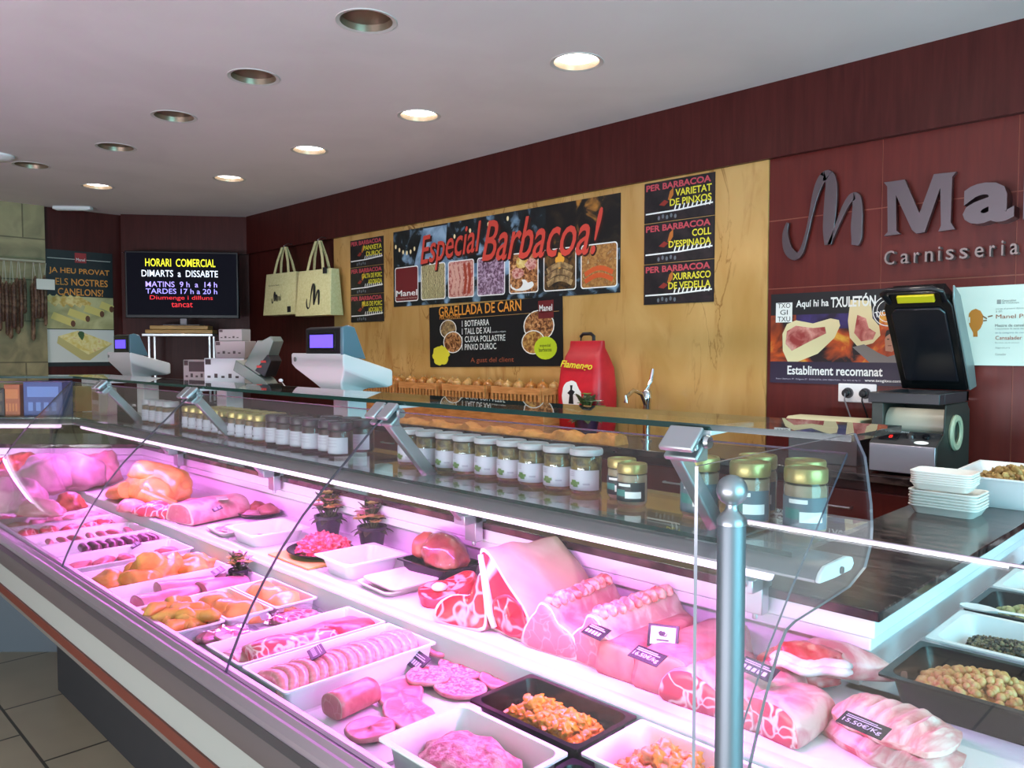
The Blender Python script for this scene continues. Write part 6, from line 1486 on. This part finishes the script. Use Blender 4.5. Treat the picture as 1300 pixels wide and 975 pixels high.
# shallow foam trays
for i, (dz, dx) in enumerate(((0, 0), (.011, .012))):
    foam_tray(.165, .155, .016, 'foam_tray', 'shallow pale foam tray beside the dark ham, the %s of two' % ('lower', 'upper')[i], 'shallow foam trays beside the ham', (-1.722 + dx, 1.27 + dx, UD0 + dz), R(-4))
# ham on a black tray
tray('food_tray', 'black tray under the wrapped ham', -1.81, -1.60, 1.34, 1.49, UD0, .05, TRAYB, None, .008, .9)
t = empty('wrapped_ham', 'brown cured ham in clear film on the black tray', 'ham', (-1.705, 1.415, UD0 + .012), R(-8))
m_ = MB(); m_.blob((.03, 0, .02), (.085, .058, .062), 4, .18, 1.8, 4, .5); m_.blob((-.065, .0, .025), (.05, .045, .05), 9, .2, 1.8, 3, .6); m_.obj('meat', HAMSK, t, ang=80)
MB().blob((.025, 0, .02), (.092, .062, .066), 4, .15, 1.8, 3, .5).obj('film', FILM, t, ang=80)
# red beef slices
for i, (u, v, w_, d_, a, ti) in enumerate(((548, 768, .12, .10, 20, 12), (575, 762, .10, .10, -20, 22))):
    p = at_z(u, v, UD0); food_slice('beef_slice', 'bright red beef shank slice with a white centre, %s' % ('in front' if i == 0 else 'behind the other one'), 'meat', (p.x, p.y + .03, UD0 + .006 + .014 * i), w_, d_, .028, [BEEF, BEEFC], 17 + i, R(a), (R(ti), 0), 'beef shank slices', amp=.2, rim=.9)
p = at_z(548, 768, UD0); o = MB().blob((0, 0, 0), (.022, .018, .012), 3, .1, 1, 2, .6).obj('marrow_bone', BONE, None, (p.x, p.y + .025, UD0 + .040)); o.parent = None
o.parent = bpy.data.objects['beef_slice']; o.location = (0, 0, .028)
# rib roast with its thick white back, and the chop cut from it
p = at_z(632, 806, UD0)
RS = [(-.105, .002), (-.02, .0), (.085, .0), (.108, .02), (.100, .06), (.055, .10), (.0, .145), (-.062, .185), (-.078, .165), (-.068, .115), (-.085, .07), (-.115, .03)]
roast = empty('rib_roast', 'big rib of beef with a white back and red marbled cut face', 'meat', (p.x, p.y + .01, UD0), R(-4))
loin_mesh(RS, .235, 2, sc=(.92, 1), amp=.06, inset=.9, steps=10, arch=.0).obj('joint', [mat('rind_fat', '#d9b4a6', .4, c2='#c99488', sc=6, bump=.12, bsc=30), FAT, mat('beef_cut_fatty', '#efc4bb', .25, c2='#bf2a36', kind='vein', sc=8, lo=.03, hi=.07)], roast, ang=70)
m_ = MB(); slice_mesh(.12, .085, .004, 7, amp=.25, mb=m_, T=xf((.035, -.002, .05), (R(90), R(20), 0))); m_.obj('eye_of_meat', [BEEF, BEEFC], roast, ang=60)
m_ = MB(); m_.tube([(-.066, -.006, .17), (-.045, -.008, .11), (-.03, -.008, .05), (-.015, -.006, .012)], [.008, .012, .014, .010], 10, flat=.5); m_.obj('rib_bone', BONE, roast, ang=80)
p = at_z(596, 798, UD0)
t = empty('rib_chop', 'beef chop leaning against the cut side of the big rib roast', 'meat', (p.x - .015, p.y - .012, UD0), (R(-14), 0, R(14)))
loin_mesh([(-.075, .0), (.05, .0), (.066, .03), (.052, .085), (.045, .13), (.03, .128), (.02, .08), (-.04, .072), (-.078, .04)], .035, 6, amp=.08, inset=.88, steps=3).obj('slice', [FATP2, FAT, BEEFC], t, ang=70)
# pork loins with ribs
LS = [(-.07, .0), (.06, .0), (.075, .025), (.06, .055), (.02, .075), (.0, .105), (-.03, .112), (-.045, .085), (-.06, .07), (-.082, .03)]
def rib_loin(u, v, ln, rz, seed, label, k=1.0):
    p = at_z(u, v, UD0)
    t = empty('pork_rib_loin', label, 'meat', (p.x, p.y + .005, UD0), rz, 'pork loins on the bone')
    loin_mesh([(x * k, z * k) for x, z in LS], ln, seed, sc=(.85, 1), amp=.08, inset=.9, steps=9).obj('joint', [FATP2, FAT, PORKC], t, ang=70)
    m_ = MB()
    for q in range(9): y = .02 + ln * .92 * q / 9; m_.blob((-.012 * k, y, .098 * k), (.022, .011, .018), q + seed, .3, 2, 2, .6)
    m_.obj('rib_ends', mat('rib_end_meat', '#d9655f', .35, c2='#f0b9ac', sc=60, bump=.4, bsc=80), t, ang=80)
    return t
rib_loin(698, 832, .25, R(6), 3, 'pork loin on the bone next to the big rib roast', .95)
rib_loin(757, 852, .27, R(-2), 4, 'pork loin on the bone beside the smooth boneless block', .98)
price_tag(757, 802, UD0 + .085, 'between the two bony pork loins', None, R(-10), 25)
# smooth blocks of boneless loin
for i, (u, v, w_, h_, ln, lb) in enumerate(((780, 862, .085, .07, .25, 'smooth boneless pork block beside the bony loins'), (838, 884, .115, .08, .26, 'wide smooth boneless pork block under the purple tag'))):
    p = at_z(u, v, UD0); joint('pork_block', lb, 'meat', (p.x, p.y + .002, UD0), [(-w_ / 2, 0), (w_ / 2, 0), (w_ * .53, h_ * .5), (w_ * .42, h_ * .95), (0, h_), (-w_ * .42, h_ * .93), (-w_ * .52, h_ * .5)], ln, [PORK, PORK, mat('smooth_pork_cut', '#d98a88', .28, c2='#cf7478', sc=20)], i + 40, R(3), 'smooth boneless pork blocks', sc=(.9, 1), amp=.05)
price_tag(822, 833, UD0 + .088, 'on the wide smooth pork block', '16.50€/kg', R(-6), 22, .07, .034)
p = at_z(842, 806, UD0 + .09)
t = empty('framed_card', 'small white emblem card in a dark frame standing on the pork', 'sign', (p.x, p.y, UD0 + .087), (R(58), 0, R(26)))
MB().box(-.03, .03, -.022, .022, 0, .004).obj('frame', BLACKP, t, bevel=.001)
m_ = MB(); rect(m_, -.024, .024, -.017, .017, .0045, 0); m_.obj('card', PAPERW, t, smooth=False)
m_ = MB(); disc(m_, -.002, .004, .006, .005, .005, 0, 8, None, .5, 2); rect(m_, -.012, .012, -.010, -.007, .005, 0); poly(m_, [(-.010, .006), (-.004, .010), (.004, .0), (.010, .008), (.006, -.002), (-.006, .0)], .0051, 0); m_.obj('emblem', BLKI, t, smooth=False)
# marbled neck pieces
NS = [(-.06, .0), (.055, .0), (.068, .024), (.055, .058), (.01, .074), (-.045, .068), (-.072, .032)]
for i, (u, v, rz, k, lb) in enumerate(((876, 902, 4, .92, 'marbled pork neck joint behind the steel post'), (922, 918, -4, .80, 'marbled pork neck joint just right of the steel post'), (972, 938, -8, .86, 'large marbled pork neck joint beside the stacked ribs'))):
    p = at_z(u, v, UD0); joint('pork_neck', lb, 'meat', (p.x, p.y + .004, UD0), [(x * k, z * k) for x, z in NS], .19 if i < 2 else .13, [FATP2, FATP2, NECKC], i + 70, R(rz), 'marbled pork neck joints', sc=(.8, 1), amp=.14, inset=.955)
price_tag(962, 850, UD0 + .085, 'leaning on the neck joints behind the acrylic panel', None, R(-12), 30, .075, .032)
# belly, shank
p = at_z(1022, 862, UD0 + .05)
t = empty('pork_belly', 'strip of red belly meat with a wavy white fat edge at the back', 'meat', (p.x - .01, p.y + .04, UD0 + .072), R(28)); t.scale = (.85, .85, .85)
MB().blob((0, .012, -.012), (.078, .050, .030), 4, .25, 1.8, 4, .4).obj('lean', BEEF, t, ang=80)
wv = [(-.082 + .0125 * k, -.036 + .009 * math.sin(k * .95) + .012 * (k / 13 - .5) ** 2 * 4, .004 + .004 * math.sin(k * .7)) for k in range(14)]
m_ = MB(); m_.tube(wv, [.006] + [.013] * 12 + [.006], 10, 0, None, .95); m_.tube([(x, y - .012, z - .009) for x, y, z in wv], [.005] + [.010] * 12 + [.005], 10, 0)
m_.obj('fat_edge', mat('white_fat_layer', '#ead9d8', .35, c2='#cfb0b6', sc=20), t, ang=80)
p = at_z(1015, 880, UD0)
lump('pork_cut', 'dark pink pork cut under the white-edged belly strip', 'meat', (p.x - .035, p.y + .045, UD0), (.085, .05, .05), BEEF, 33, R(25), .15, 1.6, .25, 4)
p = at_z(1062, 890, UD0)
t = empty('pork_shank', 'tapered pork shank pointing to the white granite corner', 'meat', (p.x - .005, p.y + .050, UD0 + .022), R(30))
MB().tube([(-.085, 0, .035), (-.05, 0, .04), (0, 0, .038), (.045, 0, .03), (.075, 0, .022), (.092, 0, .018)], [.026, .040, .037, .028, .018, .010], 18, flat=.9).obj('meat', mat('shank_meat', '#c9646c', .3, c2='#e9c0b8', c3='#8d5a58', sc=14, lo=.4, hi=.6, bump=.15, bsc=40), t, ang=80)
MB().tube([(.088, 0, .018), (.104, 0, .016)], [.010, .012], 12).obj('bone_end', mat('shank_end', '#7a4a3c', .5), t, ang=60)
# two slabs of ribs
def rib_slab(loc, rz, seed, label, w_=.20, d_=.145):
    m_ = MB(); N4, M4 = 26, 14; top = []; bot = []
    for a_ in range(N4 + 1):
        u = a_ / N4 * 2 - 1
        for b_ in range(M4 + 1):
            v = b_ / M4 * 2 - 1; ed = (1 - u ** 8) * (1 - v ** 8)
            x = u * math.sqrt(1 - .32 * v * v) * w_ / 1.9 * (1 + .05 * noise.noise(Vector((v * 2, seed, 1)))); y = v * math.sqrt(1 - .32 * u * u) * d_ / 1.9 * (1 + .1 * noise.noise(Vector((u * 2, seed, 5))))
            arch = .014 * (1 - v * v * .9) + .008 * (1 - u * u)
            z = arch + .005 * math.cos(u * 24) * (1 - v * v) + .003 * noise.noise(Vector((u * 5, v * 5, seed)))
            top.append((x, y, max(.010, z * ed + .011))); bot.append((x * .97, y * .97, max(0, z - .008) * ed))
    n = (N4 + 1) * (M4 + 1); q = lambda a, b: a * (M4 + 1) + b; fs = []; ms = []
    for a_ in range(N4):
        for b_ in range(M4): fs.append((q(a_, b_), q(a_ + 1, b_), q(a_ + 1, b_ + 1), q(a_, b_ + 1))); ms.append(0); fs.append((n + q(a_, b_), n + q(a_, b_ + 1), n + q(a_ + 1, b_ + 1), n + q(a_ + 1, b_))); ms.append(1)
    ring = [q(a, 0) for a in range(N4 + 1)] + [q(N4, b) for b in range(1, M4 + 1)] + [q(a, M4) for a in range(N4 - 1, -1, -1)] + [q(0, b) for b in range(M4 - 1, 0, -1)]
    for k in range(len(ring)): a, b = ring[k], ring[(k + 1) % len(ring)]; fs.append((a, n + a, n + b, b)); ms.append(1)
    m_.add(top + bot, fs, ms)
    o = m_.obj('pork_ribs', [mat('rib_membrane', '#efc9c0', .3, c2='#d98a8c', c3='#f2dcd4', sc=16, stretch=(2.2, .6, 1), lo=.4, hi=.58, bump=.25, bsc=30), mat('rib_edge', '#c65560', .35, c2='#f0cabf', sc=30, bump=.4, bsc=60)], None, loc, (0, 0, rz), ang=70)
    return tag(o, label, 'meat', 'stacked slabs of pork ribs')
p = at_z(1122, 957, UD0)
rib_slab((p.x, p.y + .03, UD0), R(-16), 3, 'lower slab of pork ribs in the stack beside the black bin')
rib_slab((p.x + .002, p.y + .042, UD0 + .027), R(-10), 8, 'upper slab of pork ribs carrying the black tag', .18, .13)
price_tag(1096, 921, UD0 + .064, 'lying on the upper slab of ribs', '15.50€/Kg', R(-10), 16, .075, .032)
# meat heaped in the angled part
AG = [(20, 648, (.15, .11, .10), SKIN), (62, 626, (.13, .12, .14), SKIN), (28, 612, (.12, .10, .11), HAMSK), (100, 622, (.12, .10, .13), SKIN), (88, 648, (.07, .06, .055), HAMSK), (128, 616, (.10, .09, .12), PURP), (50, 655, (.11, .06, .05), PURP), (0, 630, (.11, .10, .09), PURP)]
AN = ['large pale pork leg at the left edge of the case', 'pale ham standing behind the leg near the rear wall', 'brown topped ham at the left rear of the angled case', 'pale rounded joint in the middle of the angled case', 'small browned knuckle in front of the pale joints', 'tall pinkish joint beside the capon', 'flat purplish cut in front of the large leg', 'purplish shoulder cut off by the left edge']
for i, ((u, v, d_, m), lb) in enumerate(zip(AG, AN)):
    p = at_z(u, v, UD0); nb = Vector((-_s, _s)); of = 1.17 + (Vector((p.x, p.y)) - Vector(st_bend(1.17))).dot(nb)
    lim = 1.50 - max(d_[0], d_[1]) * 1.12; q = Vector((p.x, p.y)) + nb * (min(of, lim) - of); p = Vector((q.x, q.y, 0))
    lump('pork_joint', lb, 'meat', (p.x, p.y, UD0), d_, m, 100 + i, R(35 * i), .25, 1.5, .3, 4, 'joints in the angled part of the case')

# --- bins on the right-hand arm
BX0, BX1 = -.522, -.225
BN = [(1.452, 1.68, TRAYB, 'black bin of cooked chickpeas'), (1.705, 1.945, PLAST, 'white bin of small brown lentils'), (1.96, 2.18, TRAYB, 'black bin of pale beans with the white spoon'), (2.20, 2.42, PLAST, 'white bin of dark pulses behind the black bean bin'), (2.44, 2.66, TRAYB, 'farthest black bin on the right-hand counter')]
for y0, y1, m, lb in BN: tray('food_bin', lb, BX0, BX1, y0, y1, UD0, .062, m, 'bins of pulses on the right-hand counter', .014, .90, 0, .028)
xc = (BX0 + BX1) / 2
CHK = [mat('chickpea', '#c99a5a', .45, c2='#b9854a', sc=30), mat('chickpea_pale', '#d8b078', .45, c2='#c99a5a', sc=30)]
LEN = [mat('lentil', '#5a4a34', .45, c2='#7a684a', sc=30), mat('lentil_pale', '#8a7a58', .45), mat('lentil_dark', '#3c342a', .45)]
BEA = [mat('pale_bean', '#c9bb86', .45, c2='#b5a670', sc=30), mat('pale_bean_green', '#a9a870', .45)]
heap('chickpeas', 'cooked chickpeas heaped in the nearest black bin', 'chickpeas', (xc, 1.566, UD0 + .018), .235, .165, .045, 520, .0072, CHK, 3, 'ball')
heap('lentils', 'small brown lentils spread in the white bin', 'lentils', (xc, 1.825, UD0 + .016), .235, .175, .030, 900, .0048, LEN, 5, 'lens')
heap('beans', 'pale beans heaped in the second black bin', 'beans', (xc, 2.07, UD0 + .016), .235, .155, .046, 420, .0075, BEA, 7, 'ball')
heap('dark_pulses', 'dark pulses in the white bin behind the beans', 'pulses', (xc, 2.31, UD0 + .016), .235, .155, .026, 500, .006, [LEN[2], mat('red_pulse', '#5a2c24', .45)], 9, 'ball')
t = empty('serving_spoon', 'white serving spoon lying across the black bin of pale beans', 'spoon', (-.40, 1.975, UD0 + .0635), R(4))
MB().tube([(-.06, 0, .004), (.05, .004, .006), (.18, .02, .004)], [.006, .005, .006], 10, flat=.5).obj('handle', PLAST, t)
m_ = MB(); ls = []
for k, (x, w_) in enumerate(((-.055, .008), (-.075, .020), (-.10, .024), (-.12, .018), (-.13, .004))): ls.append([(x, -w_, .006), (x, -w_ * .6, .0), (x, 0, -.003 if 0 < k < 4 else 0.002), (x, w_ * .6, .0), (x, w_, .006), (x, 0, .001)])
m_.loops(ls, 0, None, 0, 0); m_.obj('bowl', PLAST, t, ang=80)
